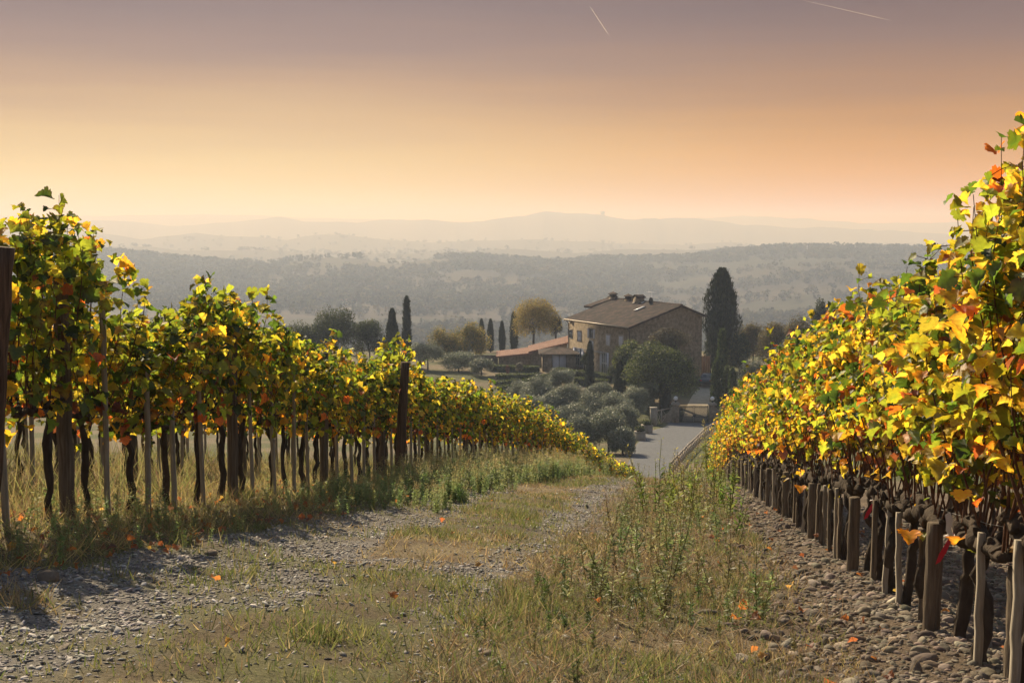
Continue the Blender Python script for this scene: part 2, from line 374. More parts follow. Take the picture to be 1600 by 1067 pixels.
tag(mb.build('ground', groundmat(), None, True), kind='structure')

# ------------------------------------------------------------------ road and drive
M['road'] = surfmat('road', (.085, .09, .10), (.15, .155, .165), 3, .9, .5, coord='Object', bscale=30)
M['drive'] = surfmat('drive', (.34, .29, .21), (.50, .43, .33), 2, .95, .5, bscale=30)
FENCE_PX = [(1046, 744), (1057, 731), (1068, 719), (1079, 707), (1090, 695), (1101, 684), (1112, 676), (1122, 671), (1130, 669)]
FB = [gpt(px, py, 72, 300) for px, py in FENCE_PX]
def polyline(P, n):
    P = np.asarray(P, float)[:, :2]; d = np.r_[0, np.cumsum(np.linalg.norm(np.diff(P, axis=0), axis=1))]
    s_ = np.linspace(0, d[-1], n); return np.stack([np.interp(s_, d, P[:, 0]), np.interp(s_, d, P[:, 1])], 1)
def sheet(name, Lp, Rp, mat, n=60, m=14, dz=.03):
    a = polyline(Lp, n); b = polyline(Rp, n); w = np.linspace(0, 1, m)
    P = a[:, None]*(1-w[None, :, None])+b[:, None]*w[None, :, None]
    Z = H(P[..., 0].ravel(), P[..., 1].ravel()).reshape(n, m)+dz
    Z[:, 0] -= .08; Z[:, -1] -= .08
    k = MB(); k.grid(np.dstack([P, Z])[:, ::-1]); return tag(k.build(name, mat, None, True), kind='structure')
pxt = lambda px, t: np.array([(px-800)/F*t*S, t*S, 0])
gateY = gpt(1085, 660, 100, 300)[1]
sheet('road', [pxt(955, 50), pxt(960, 58), pxt(970, 66), pxt(981, 77), pxt(992, 90), pxt(1006, 100), pxt(1035, gateY/S-4.), pxt(1040, gateY/S-.2)],
      [pxt(1040, 50), pxt(1044, 58)]+[p+np.array([-.25, 0, 0]) for p in FB]+[pxt(1165, gateY/S-3.5), pxt(1175, gateY/S-.4)], M['road'])
sheet('driveway', [gpt(1063, 659.5, 100, 300), gpt(1070, 637, 100), gpt(1079, 620, 100), gpt(1092, 603, 100), gpt(1094, 588, 100)],
      [gpt(1107, 659.5, 100, 300), gpt(1109, 637, 100), gpt(1111, 620, 100), gpt(1113, 603, 100), gpt(1113, 588, 100)], M['drive'])

# ------------------------------------------------------------------ grapevines
def leaf_template():
    half = [(.0, .02), (.10, -.13), (.24, -.17), (.34, -.09), (.47, -.05), (.46, .06), (.54, .14), (.41, .22), (.57, .30), (.66, .38), (.55, .46), (.56, .56), (.36, .53), (.38, .66), (.27, .72), (.25, .84), (.12, .88), (.0, 1.02)]
    pts = [(-x, y) for x, y in half[1:-1]][::-1]
    out = np.array(half+pts)
    c = np.array([[0, .02]]); mid = np.array([[0, .4], [0, .7]])
    P = np.vstack([out, mid]); x, y = P[:, 0], P[:, 1]
    z = .30*np.abs(x)**1.3-.28*(y-.3)**2-.10*np.sin(7*x+3*y)*.5
    V = np.stack([x, y, z], 1); k = len(out)
    h = len(half)
    T = []
    for i in range(h-1): T.append([k if i < 12 else k+1, i, i+1])
    for i in range(h-1, k): T.append([k+1 if i < h+4 else k, i, (i+1) % k])
    T.append([k, 12, k+1]); T.append([k, k+1, h+4])
    edge = np.ones(len(V)); edge[k:] = 0
    return V, np.array(T), edge
LV, LT, LE = leaf_template()
GR = dict(dg=(.045, .082, .011), g=(.09, .155, .016), yg=(.24, .28, .022), y=(.50, .395, .035), go=(.56, .31, .025), o=(.48, .14, .02), br=(.20, .065, .022), rd=(.42, .025, .02))
def leaf_cols(r, z, style):
    n = len(z); K = list(GR)
    cols = np.array([GR[k] for k in K])
    if style == 'L':
        hi = np.array([.09, .30, .40, .15, .03, .01, .008, .0006]); lo = np.array([.10, .25, .26, .18, .09, .03, .08, .001])
        w = 1-sstep(.95, 1.55, z)
    else:
        hi = np.array([.07, .22, .33, .24, .08, .025, .025, .001]); lo = np.array([.04, .12, .24, .30, .15, .06, .08, .001])
        w = 1-sstep(1.1, 1.7, z)
    P = hi[None]*(1-w[:, None])+lo[None]*w[:, None]; P /= P.sum(1)[:, None]
    i = (P.cumsum(1) < r.random((n, 1))).sum(1).clip(0, 7)
    return cols[i]*(.6+.75*r.random((n, 1)))
def make_vine_meshes(seed, style, tall=0.0, dens=1.0):
    r = np.random.default_rng(seed); zc = .95 if style == 'L' else .74
    top = (2.05 if style == 'L' else 2.35)+tall
    tr = MB()
    P = [(0, 0, -.12), (r.normal()*.012, r.normal()*.015, .15), (r.normal()*.025, r.normal()*.03, .4), (r.normal()*.03, r.normal()*.03, .62*zc/.9), (r.normal()*.02, r.normal()*.03, zc-.06), (0, r.normal()*.03, zc)]
    P = np.array(P); Pi = np.stack([np.interp(np.linspace(0, 5, 14), range(6), P[:, k]) for k in range(3)], 1)
    Pi[1:-1, :2] += r.normal(size=(12, 2))*.010
    tr.tube(Pi, (np.linspace(.036, .026, 14) if style == 'L' else np.linspace(.036, .030, 14))*(1+.13*r.normal(size=14).clip(-1, 1)), 8, True, rough=.22, seed=seed)
    for sg in (-1, 1):                         # the cordon arms
        u = np.linspace(0, .46, 7); Q = np.stack([r.normal(size=7)*.012, sg*u, zc+.02*r.normal(size=7)+.02*(u > .1)], 1); Q[0] = (0, 0, zc-.03)
        tr.tube(Q, np.linspace(.032, .018, 7)*(1 if style == 'L' else 1.5)*(1+.4*r.random(7)), 7, True, rough=.3, seed=seed+9)
        for k in range(4):                     # gnarled spurs
            b = np.array([r.normal()*.02, sg*(.06+.12*k), zc+.02]); tr.tube([b, b+np.array([r.normal()*.03, r.normal()*.03, .06])], [.022*(1 if style == 'L' else 1.6), .012], 6, rough=.3, seed=seed+k)
    ca = MB(); lp = []; ln = []
    nc = 13
    for k in range(nc):
        u0 = r.uniform(-.46, .46); lean = r.normal()*.27; lx = r.normal()*.18
        tz = top*r.uniform(.86, 1.06)
        if r.random() < .10: tz += r.uniform(.12, .32)
        m = 9; s_ = np.linspace(0, 1, m)
        z = zc+.03+(tz-zc)*s_
        x = .02*r.normal()+lx*np.sin(s_*1.7)+.03*r.normal(size=m).cumsum()*.55; y = u0+lean*s_+.05*np.sin(s_*r.uniform(2, 7)+r.uniform(0, 6))+.03*r.normal(size=m).cumsum()*.55
        if r.random() < .35:                   # drooping tip
            z[-1] -= .12; z[-2] -= .02; x[-1] += r.normal()*.1; y[-1] += r.normal()*.1
        Q = np.stack([x, y, z], 1); ca.tube(Q, np.linspace(.0068, .0018, m), 5, False)
        z0 = 1.0 if style == 'L' else 1.34
        for j in range(11):
            f_ = 1-.32*(j/11); q = np.array([np.interp(f_, s_, Q[:, i]) for i in range(3)])+r.normal(size=3)*.025; lp.append(q); ln.append(r.normal(size=3)*.6+np.array([0, 0, .9]))
        st_ = .098 if style == 'L' else .075
        nn = int((tz-z0)/st_)
        for j in range(nn):
            zz_ = z0+(j+r.random())*st_-.1*r.random(); f = np.clip((zz_-zc)/(tz-zc), 0, 1)
            b = np.array([np.interp(f, s_, x), np.interp(f, s_, y), np.interp(f, s_, z)])
            a = r.uniform(0, 2*math.pi); d = np.array([math.cos(a), math.sin(a), .25*r.normal()]); q = b+d*r.uniform(.03, .12)
            ca.tube([b, q], .0026, 3, False)
            lp.append(q); ln.append(d)
    # lateral shoots: leaves filling the hedge
    m = int((250 if style == 'L' else 700)*dens)
    z0 = .98 if style == 'L' else 1.22
    zz_ = z0+(top-z0)*r.beta(1.25, 1.15, m); wid = np.interp(zz_, [z0, z0+.35, top-.4, top], [.10, .26, .24, .10])
    xx = wid*np.clip(r.normal(size=m)*.75, -1.7, 1.7); yy = r.uniform(-.52, .52, m)
    zz_ = zz_+np.clip(.26*(1-(zz_-z0)/.5), 0, 1)*np.sin(yy*9+seed)*.9*(zz_ < z0+.45)
    for i in range(m): lp.append((xx[i], yy[i], zz_[i])); ln.append((np.sign(xx[i])*(.4+r.random()), r.normal()*.6, .2*r.normal()))
    for j in range(3 if style == 'L' else 1):          # shoots hanging out of the hedge
        sd = r.choice([-1, 1]); b = np.array([sd*.2, r.uniform(-.5, .5), z0+r.uniform(.1, .7)]); L_ = r.uniform(.25, .6); w_ = np.linspace(0, 1, 6); dy = r.normal()*.2
        Q = np.stack([b[0]+sd*.12*np.sin(w_*2), b[1]+dy*w_, b[2]+.06*np.sin(w_*3)-L_*w_**1.5], 1); ca.tube(Q, .0032, 4, False)
        for f in np.arange(.1, 1.01, .13): lp.append(np.array([np.interp(f, w_, Q[:, i]) for i in range(3)])+r.normal(size=3)*.04); ln.append(np.array([sd*.8, r.normal()*.6, .1]))
    k = int(14 if style == 'L' else 6)          # a few stray low leaves
    for i in range(k): lp.append((r.normal()*.1, r.uniform(-.5, .5), r.uniform(zc-.1, z0+.05))); ln.append(runit(1, r)[0])
    lp = np.array(lp); ln = np.array(ln, float)
    ln /= np.linalg.norm(ln, axis=1)[:, None]
    nrm = ln*.55+np.array([0, 0, .55])+r.normal(size=lp.shape)*.45
    tip = ln*.5+np.array([0, 0, -.85])+r.normal(size=lp.shape)*.35
    Rm = frames(nrm, tip); sc = np.exp(r.normal(-2.55 if style == 'L' else -2.73, .29, len(lp))).clip(.04, .125)
    S3 = np.stack([sc*r.uniform(.8, 1.1, len(lp)), sc, sc*r.uniform(.4, 2.8, len(lp))], 1)
    col = leaf_cols(r, lp[:, 2], style)
    fo = MB()
    n = len(lp)
    u_ = r.random((n, 1)); edgec = np.where(u_ < .28, np.array([[1.8, 1.2, .7]]), np.where(u_ < .5, np.array([[.55, .30, .35]]), np.array([[1.06, 1.0, 1.0]])))
    v0 = fo.n
    scatter(fo, LV, None, LT, lp, Rm, S3, col)
    cc = fo.c[-1].reshape(n, len(LV), 3); cc = cc*(1+LE[None, :, None]*(edgec[:, None, :]-1)); fo.c[-1] = cc.reshape(-1, 3)
    return tr.mesh('trunk', True), ca.mesh('cane', True), fo.mesh('foliage', True)
VL = [make_vine_meshes(100+i, 'L') for i in range(9)]; VLT = [make_vine_meshes(150+i, 'L', .5) for i in range(3)]
VR = [make_vine_meshes(200+i, 'R', 0, 1.15) for i in range(9)]; VRT = [make_vine_meshes(250+i, 'R', .22, 1.15) for i in range(3)]
for vs in VL+VLT+VR+VRT:
    vs[0].materials.append(M['bark']); vs[1].materials.append(M['cane']); vs[2].materials.append(M['vine_leaf'])
def put_vine(x, y, rz, meshes, label, group, sc=1.0, zs=1.0):
    o = empty('grapevine', (x, y, h1(x, y)-.02), rz, label, 'grapevine', group); o.scale = (sc, 1, zs)
    for nme, me in zip(('trunk', 'canes', 'foliage'), meshes):
        p = bpy.data.objects.new(nme, me); C.objects.link(p); p.parent = o
    return o
# posts and stakes: a few shapes of each kind, shared
def post_mesh(seed, h, r0, lean, mat, square=False, n=10):
    r = np.random.default_rng(seed); k = MB()
    zz_ = np.r_[-.15, np.linspace(0, h, 9)]; m = len(zz_)
    P = np.stack([lean*zz_*np.ones(m)+r.normal(size=m)*.003, r.normal(size=m)*.003, zz_], 1)
    k.tube(P, r0*np.linspace(1.04, .95, m), 4 if square else n, True, rough=.05, seed=seed)
    me = k.mesh('post', not square); me.materials.append(mat); return me
stakesL = [post_mesh(300+i, 1.5+.15*(i % 3), .030, (i-2)*.012, M['stake'], True) for i in range(5)]
stakesR = [post_mesh(320+i, .64+.05*(i % 3), .027, (i-2)*.03, M['post'] if i % 2 else M['stake'], True) for i in range(5)]
postsL = [post_mesh(340+i, 2.0, .062, (i-1)*.02, M['post']) for i in range(3)]
postsR = [post_mesh(360+i, .70, .054, (i-1)*.02, M['post'], False, 12) for i in range(3)]
def put(me, name, x, y, rz, label, cat, group, dz=0):
    o = bpy.data.objects.new(name, me); C.objects.link(o); o.location = (x, y, h1(x, y)+dz); o.rotation_euler = (0, 0, rz)
    return tag(o, label, cat, group)
ORD = ['first', 'second', 'third', 'fourth', 'fifth', 'sixth', 'seventh', 'eighth', 'ninth', 'tenth', 'eleventh', 'twelfth', 'thirteenth', 'fourteenth', 'fifteenth', 'sixteenth']
def heading(fx, t): 
    return -math.atan2(float(fx(t+.5)-fx(t-.5)), S)
ties = MB()
def row(side, t0, t1, off, front, seed):
    r = random.Random(seed); fx = left_x if side == 'L' else right_x
    t = t0; i = 0; vis = 0
    while t < t1:
        x = float(fx(t))+off; y = t*S; rz = heading(fx, t); 
        px = 800+F*x/y
        inframe = -20 < px < 1620
        flip = math.pi if r.random() < .5 else 0
        word = 'left' if side == 'L' else 'right'
        if front:
            grp = f'grapevines of the front {word} row'
            if inframe and vis < 12 and t < 17:
                lab = (f'green and yellow grapevine, {ORD[vis]} from the left edge along the front left row' if side == 'L'
                       else f'golden grapevine, {ORD[vis]} from the right edge along the right row')
                vis += 1
            elif t < 17 or t < 28: lab = (f'mid-distance grapevine above the tall weeds in the front left row' if side == 'L' else 'mid-distance yellow grapevine over the close-set stakes of the right row')
            else: lab = (f'small far grapevine where the front left row bends down to the road' if side == 'L' else 'small far yellow grapevine at the lower end of the right row')
        else:
            grp = f'grapevines behind the front {word} row'; lab = ('grapevine of a row seen between the trunks behind the front left row' if side == 'L' else 'grapevine of the row seen through the stakes behind the right row')
        if side == 'L':
            tall = front and (7.3 < t < 8.9 or (t > 10.6 and r.random() < .03))
            ms = r.choice(VLT) if tall else r.choice(VL)
            zs = r.uniform(.95, 1.05)*(1-.12*min(1, max(0, (t-30)/25)))*float(np.interp(t, [8.9, 9.0, 9.9, 10.0, 12, 13, 16, 20], [.99, .92, .93, 1.08, 1.08, 1.05, .98, 1.05]))
        else:
            tall = front and t < 5.15
            ms = r.choice(VRT) if tall else r.choice(VR); zs = r.uniform(.95, 1.05)*float(np.interp(t, [5.1, 5.6, 7, 9, 11], [1, .96, .98, 1.04, 1.07])) if front else 1
        put_vine(x+r.gauss(0, .03), y, rz+flip, ms, lab, grp, r.uniform(.9, 1.15), zs)
        # its stake, and every fifth plant a stout post
        sx = .11 if side == 'L' else -.07
        if front or t < 24:
            sl = lab.replace('golden grapevine', 'thin wooden stake at the vine').replace('green and yellow grapevine', 'thin pale stake at the vine').replace('mid-distance yellow grapevine over the close-set stakes', 'short stake').replace('mid-distance grapevine', 'thin stake of a vine').replace('small far yellow grapevine', 'tiny far stake').replace('small far grapevine', 'thin far stake').replace('grapevine of a row seen', 'stake seen').replace('grapevine of the row seen', 'stake seen')
            if i % 5 != 3:
                put(r.choice(stakesL if side == 'L' else stakesR), 'vine_stake', x+sx, y+r.uniform(-.12, .12), rz+math.pi/4+r.uniform(-.3, .3)+(math.pi if r.random() < .5 else 0), sl, 'stake', grp.replace('grapevines', 'vine stakes'))
            else:
                pl = sl.replace('thin wooden stake', 'stout post').replace('thin pale stake', 'stout post').replace('short stake', 'stouter post').replace('thin stake', 'stout round post').replace('tiny far stake', 'tiny far stout post').replace('thin far stake', 'far stout post').replace('stake seen', 'stout post seen')
                put(r.choice(postsL if side == 'L' else postsR), 'vineyard_post', x+sx*.6, y+.3, rz+r.uniform(0, 6), pl, 'post', grp.replace('grapevines', 'vineyard posts'))
            if side == 'R' and front:
                put_extra = None
        t += (.66 if side == 'L' else .60)*r.uniform(.92, 1.08) if front else .8*r.uniform(.92, 1.08); i += 1
row('L', 5.9, 55, 0, True, 1)
row('L', 8.2, 30, -3.0, False, 2)
row('L', 11.5, 32, -6.1, False, 3)
row('R', 4.2, 48, 0, True, 4)
row('R', 5.6, 17, 2.9, False, 5)
# extra pickets of the right row: a second stake beside many plants
r = random.Random(12); t = 9.5
while t < 40:
    x = float(right_x(t)); y = t*S
    put(r.choice(stakesR), 'vine_stake', x+r.uniform(-.06, .06), y, r.uniform(0, 3), 'extra short stake leaning under the gnarled cordon of the right row', 'stake', 'extra stakes under the right row cordon')
    t += .62*r.uniform(.8, 1.2)
put(post_mesh(381, .60, .08, .01, M['post'], False, 14), 'vineyard_post', float(right_x(5.12))+.10, 5.12*S, .4, 'stout sawn post cut by the bottom right corner of the picture', 'post', None)
# trellis wires
def wire(side, zh, t0, t1, lab):
    fx = left_x if side == 'L' else right_x
    tt = np.arange(t0, t1, .8); x = fx(tt); y = tt*S; z = H(x, y)+zh
    k = MB(); k.tube(np.stack([x, y, z], 1), .0022, 4); tag(k.build('trellis_wire', M['wire']), lab, 'wire', f'trellis wires')
wire('L', .97, 4, 55, 'lower trellis wire carrying the cordons of the front left row'); wire('L', 1.55, 4, 55, 'upper trellis wire inside the leaves of the front left row')
wire('R', .78, 3, 48, 'lower trellis wire carrying the cordons of the right row'); wire('R', 1.6, 3, 48, 'upper trellis wire inside the leaves of the right row')
# the dark leaning end post at the left edge and the tall dark post further along
def leaning_post(px0, py0, px1, py1, Y, rad, label):
    a = at(px0, py0, Y); b = at(px1, py1, Y); k = MB(); d = b-a
    n = 12; w = np.linspace(0, 1, n); P = a+d*w[:, None]; P[1:-1] += rng.normal(size=(n-2, 3))*.006
    k.tube(P, rad*np.linspace(1.05, .92, n), 12, True, rough=.06, seed=5)
    return tag(k.build('vineyard_post', M['old_post'], None, True), label, 'post')
Yp = 6.35*S; xe = at(-18, 700, Yp)
leaning_post(-26, 860, 3, 386, Yp, .085, 'dark weathered leaning post with a sawn top at the left edge')
Yp = 17.6*S; leaning_post(625, 740, 633, 566, Yp, .085, 'tall dark post leaning among yellow leaves in the front left row')
# red and white marker ribbons on the right row
M['ribbon_red'] = surfmat('ribbon_red', (.55, .03, .05), (.7, .05, .08), 10, .4, 0); M['ribbon_white'] = surfmat('ribbon_white', (.75, .73, .7), (.85, .83, .8), 10, .4, 0)
def ribbon(px, py, t, s_, label):
    p = at(px, py, t*S); e = empty('marker_ribbon', p, 0, label, 'ribbon')
    for nme, mt, pts in (('red_tail', 'ribbon_red', [(0, .03), (-.03, -.04), (-.08, -.13), (-.115, -.21)]), ('white_tail', 'ribbon_white', [(0, .0), (-.035, .06), (-.03, .13), (-.05, .2)])):
        k = MB(); P = np.array(pts)*s_; n = len(P); w = .022*s_*np.array([.5, 1, 1.4, 1.2])
        V = np.array([[(x-wi, -.03-.01*i, z) for (x, z), wi, i in zip(P, w, range(n))], [(x+wi, -.045+.012*(i % 2), z+.01) for (x, z), wi, i in zip(P, w, range(n))]])
        k.grid(V); k.grid(V+np.array([0, .002, 0])); k.build(nme, M[mt], e)
    k = MB(); a = np.linspace(0, 2*math.pi, 13); k.tube(np.stack([.045*np.cos(a), .045*np.sin(a)+.01, .01*np.sin(2*a)], 1)*s_, .006*s_, 5, False); k.build('loop', M['ribbon_white'], e)
ribbon(1485, 838, 6.0, .75, 'red and white ribbon tied to a dark trunk near the front of the right row')
ribbon(1366, 782, 8.75, .75, 'small pink ribbon tied to a slanting stake further along the right row')
# ------------------------------------------------------------------ the villa
M['villa_wall'] = surfmat('villa_wall', (.13, .105, .075), (.40, .33, .245), 2.6, .95, .7, c3=(.265, .215, .155), bscale=9)
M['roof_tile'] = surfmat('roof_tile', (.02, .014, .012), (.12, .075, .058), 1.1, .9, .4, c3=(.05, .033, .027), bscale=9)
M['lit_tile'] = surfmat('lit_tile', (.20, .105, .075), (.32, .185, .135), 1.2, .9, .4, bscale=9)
M['shutter'] = surfmat('shutter', (.45, .47, .54), (.56, .58, .66), 3, .6, 0)
M['frame_white'] = surfmat('frame_white', (.5, .5, .5), (.62, .61, .6), 3, .6, 0)
M['pane'] = surfmat('pane', (.05, .06, .075), (.09, .10, .12), 2, .12, 0, spec=.6)
M['stone_trim'] = surfmat('stone_trim', (.28, .25, .21), (.42, .38, .32), 3, .9, .4)
M['gutter'] = surfmat('gutter', (.30, .25, .19), (.42, .36, .28), 4, .5, 0, metal=.3)
M['pipe'] = surfmat('pipe', (.07, .05, .04), (.11, .08, .06), 4, .5, 0, metal=.4)
M['wood_door'] = surfmat('wood_door', (.26, .12, .05), (.40, .20, .085), 4, .7, .2, (1, 1, .2))
M['skylight'] = surfmat('skylight', (.75, .75, .75), (.85, .85, .85), 2, .15, 0, spec=.8)
M['iron'] = surfmat('iron', (.02, .022, .026), (.05, .052, .058), 6, .5, 0, metal=.5)
M['globe'] = surfmat('globe', (.75, .76, .78), (.85, .86, .88), 2, .25, 0)
YN, YF = 160.6, 174.8
Pn = at(985, 600, YN); Pl = at(888.5, 577, YF)
BASE = h1(Pn[0], Pn[1])-.25; BASE = min(BASE, Pn[2])
avec = (Pl-Pn)[:2]; LA = np.linalg.norm(avec); avec = avec/LA; bvec = np.array([-avec[1], avec[0]])
if bvec[0] < 0: bvec = -bvec
d = ray(1097, 500); k_ = np.linalg.solve(np.array([[bvec[0], -d[0]], [bvec[1], -1.0]]), -Pn[:2]); LB = k_[0]
AX = np.array([[avec[0], avec[1], 0], [bvec[0], bvec[1], 0], [0, 0, 1]])
VO = np.array([Pn[0], Pn[1], BASE])
hE = at(985, 511.6, YN)[2]-BASE                      # eaves, front
Yr = (Pn[:2]+bvec*LB)[1]; hE2 = at(1097, 493, Yr)[2]-BASE
bR = LB*.69; Yg = (Pn[:2]+bvec*bR)[1]; hR = at(1064, 479, Yg)[2]-BASE
vw = lambda a, b, z: VO+a*AX[0]+b*AX[1]+z*AX[2]
villa = empty('stone_villa', VO, 0, 'large stone farmhouse with a brown tiled roof and pale shutters on the slope below', 'villa')
def vb(m, a, b, z, sa, sb, sz): return m.box(vw(a, b, z)-VO, (sa, sb, sz), AX)
def on_front(px, py):                                # photo pixel -> (a, z) on the front wall plane
    d = ray(px, py); s_ = np.linalg.solve(np.array([[avec[0], -d[0]], [avec[1], -1.0]]), -Pn[:2]); return s_[0], d[2]*s_[1]-BASE
k = MB()
Lw = lambda a, b, z: vw(a, b, z)-VO
prof = [(0, -1.5), (0, hE), (bR, hR), (LB, hE2), (LB, -1.5)]
va = np.array([Lw(0, b, z) for b, z in prof]+[Lw(LA, b, z) for b, z in prof])
k.add(va, q=[[0, 1, 6, 5], [3, 4, 9, 8]], t=[[0, 4, 1], [1, 4, 3], [1, 3, 2], [5, 6, 9], [6, 8, 9], [6, 7, 8]])
a0, b0, b1 = LA+1.7, bR*.55, LB*.96                  # rear wing standing out on the far left
zr = lambda b: lerp(hE, hR, b/bR) if b <= bR else lerp(hR, hE2, (b-bR)/(LB-bR))
k.box(Lw((LA+a0)/2, (b0+b1)/2, (hE2-.1-1.5)/2), (a0-LA, b1-b0, hE2-.1+1.5), AX)
k.build('wall', M['villa_wall'], villa)
def tile_slope(name, A0, A1, B0, Z0, B1, Z1, mat, parent, conv, period=.33):
    """roman-tile slope between (B0,Z0) eave and (B1,Z1) ridge, from A0 to A1"""
    nA = max(8, int((A1-A0)/period*4)); nB = max(4, int(math.hypot(B1-B0, Z1-Z0)/.4))
    a = np.linspace(A0, A1, nA+1); w = np.linspace(0, 1, nB+1)
    Aa, Ww = np.meshgrid(a, w, indexing='ij')
    zz_ = lerp(Z0, Z1, Ww)+.07*np.abs(np.sin(Aa/period*math.pi))+.035*(1-(Ww*nB) % 1)+.05*(fbm(Aa/2, Ww*6, 44, 3)-.5)
    bb = lerp(B0, B1, Ww)
    top = np.stack([Aa, bb, zz_], -1); bot = top.copy(); bot[..., 2] = lerp(Z0, Z1, Ww)-.16
    T = conv(top.reshape(-1, 3)).reshape(top.shape); Bm = conv(bot.reshape(-1, 3)).reshape(bot.shape)
    m = MB(); m.grid(T); m.grid(Bm[:, ::-1])
    for e, f in ((T[0], Bm[0]), (T[-1], Bm[-1]), (T[:, 0], Bm[:, 0]), (T[:, -1], Bm[:, -1])): m.grid(np.stack([e, f]))
    return m.build(name, mat, parent, False)
cvl = lambda P: P@AX
slope = (hR-hE)/bR; s2 = (hE2-hR)/(LB-bR); oh = .55
rf = tile_slope('roof', -oh*.6, LA+oh*.6, -oh, hE+.14-oh*slope, bR+.02, hR+.16, M['roof_tile'], villa, cvl)
tile_slope('roof', -oh*.6, LA+oh*.6, LB+oh, hE2+.14+oh*s2, bR+.04, hR+.16, M['roof_tile'], villa, cvl)
tile_slope('roof', LA+.35, a0+.5, b0-.5, zr(b0)+.2, bR+.03, hR+.19, M['roof_tile'], villa, cvl)
tile_slope('roof', LA+.35, a0+.5, b1+.3, zr(b1)+.2, bR+.05, hR+.19, M['roof_tile'], villa, cvl)
k = MB(); a = np.linspace(-oh*.6, a0+.5, 60); k.tube(np.stack([a, np.full(60, bR+.03), np.full(60, hR+.2)], 1)@AX, .14*(1+.12*(np.arange(60) % 2)), 8); k.build('ridge_cap', M['roof_tile'], villa)
k = MB(); k.tube(np.array([[-.3, -oh-.05, hE-.02], [LA+.3, -oh-.05, hE-.02]])@AX, .085, 8); g = k.build('gutter', M['gutter'], villa)
for aa in (.12, LA-.12):
    k = MB(); k.tube(np.array([[aa, -oh-.02, hE-.08], [aa, -.12, hE-.55], [aa, -.10, 2 if aa < 1 else -.5]])@AX, .06, 6); k.build('downpipe', M['pipe'], villa)
def win(px, py, w, h, shut, z0=None):
    a, z = on_front(px, py)
    f = MB(); t_ = .07
    for da, dz, sa, sz in ((0, h/2+t_, w+.36, .16), (0, -h/2-t_, w+.44, .14), (-w/2-.09, 0, .18, h), (w/2+.09, 0, .18, h)): vb(f, a+da, -.035, z+dz, sa, .07+.02*(sz < .2), sz)
    fo = f.build('window', M['stone_trim'], villa)
    p = MB(); vb(p, a, -.008, z, w, .02, h); p.build('pane', M['pane'], fo)
    if shut:
        for sg in (-1, 1):
            s_ = MB()
            if shut == 'closed':
                vb(s_, a+sg*w/4, -.045, z, w/2-.02, .04, h-.03)
                for j in range(int(h/.12)): vb(s_, a+sg*w/4, -.068, z-h/2+.08+j*.12, w/2-.12, .012, .05)
            else:
                vb(s_, a+sg*(w*.74), -.10, z, w*.46, .05, h+.04)
                for j in range(int(h/.12)): vb(s_, a+sg*(w*.74), -.128, z-h/2+.08+j*.12, w*.36, .012, .05)
            s_.build('shutter', M['shutter'], fo)
    else:
        s_ = MB(); vb(s_, a, -.03, z, .06, .04, h); vb(s_, a, -.03, z+.1, w, .04, .05); s_.build('glazing_bar', M['frame_white'], fo)
    return fo
win(892.3, 522, .75, 1.0, None); win(905.9, 525.5, .95, 1.25, 'closed'); win(924.7, 521, 1.0, 1.2, 'open'); win(924.7, 539.5, .95, 1.2, 'closed')
win(950.6, 531.6, .95, 1.35, 'closed'); win(970.6, 533.6, .95, 1.35, 'closed')
def dbl_door(px, py, w, h):
    a, z = on_front(px, py); d_ = MB(); vb(d_, a, -.02, z, w, .05, h)
    o = d_.build('door', M['pane'], villa)
    f = MB()
    for da in (-w/2, -w/6, w/6, w/2): vb(f, a+da, -.055, z, .12, .05, h)
    for dz in (-h/2+.15, 0, h/2-.1): vb(f, a, -.052, z+dz, w, .045, .12)
    f.build('door_frame', M['frame_white'], o)
    for sg in (-1, 1):
        s_ = MB(); vb(s_, a+sg*(w*.68), -.09, z, w*.32, .05, h); s_.build('shutter', M['shutter'], o)
dbl_door(904.5, 558.5, 1.7, 2.6); dbl_door(945, 567.5, 1.3, 2.9)
k = MB(); a1, z1 = on_front(925, 548); vb(k, a1-1, -.25, z1, 5.2, .5, .12); k.build('string_course', M['stone_trim'], villa)
# chimneys, roof dormer, dish, aerial, skylights
def roofp(px, py, b):                                 # point above the roof at depth b on the pixel's sight line
    d = ray(px, py); P0 = Pn[:2]+bvec*b; s_ = np.linalg.solve(np.array([[avec[0], -d[0]], [avec[1], -1.0]]), -P0); return s_[0], d[2]*s_[1]-BASE
def chimney(px, py_top, b, w, cap=True):
    a, zt = roofp(px, py_top, b); zb = zr(min(b, LB))-.3; m = MB(); vb(m, a, b, (zt-.25+zb)/2, w, w, zt-.25-zb)
    o = m.build('chimney', M['villa_wall'], villa)
    c = MB(); vb(c, a, b, zt-.2, w+.22, w+.22, .1)
    for sx in (-1, 1): vb(c, a+sx*w*.38, b, zt-.02, w*.2, w*.8, .26)
    vb(c, a, b, zt+.15, w+.15, w+.15, .08)
    q = np.array([Lw(a+x*(w/2+.1), b+y*(w/2+.1), zt+.19) for x, y in ((-1, -1), (1, -1), (1, 1), (-1, 1))]+[Lw(a, b, zt+.5)]); c.add(q, t=[[0, 1, 4], [1, 2, 4], [2, 3, 4], [3, 0, 4]])
    c.build('chimney_cap', M['roof_tile'], o)
chimney(957.8, 461, bR*.98, .85); chimney(982, 464.5, bR*.99, .8); chimney(989, 467.5, bR*1.2, .4)
a, zt = roofp(998, 463.5, bR*.95); m = MB(); vb(m, a, bR*.95, zt-.75, 1.1, 1.1, 1.5); o = m.build('dormer', M['villa_wall'], villa)
c = MB(); q = np.array([Lw(a+x, bR*.95+y, z) for y in (-.7, .7) for x, z in ((-.75, zt-.05), (0, zt+.3), (.75, zt-.05), (.75, zt-.15), (0, zt+.2), (-.75, zt-.15))])
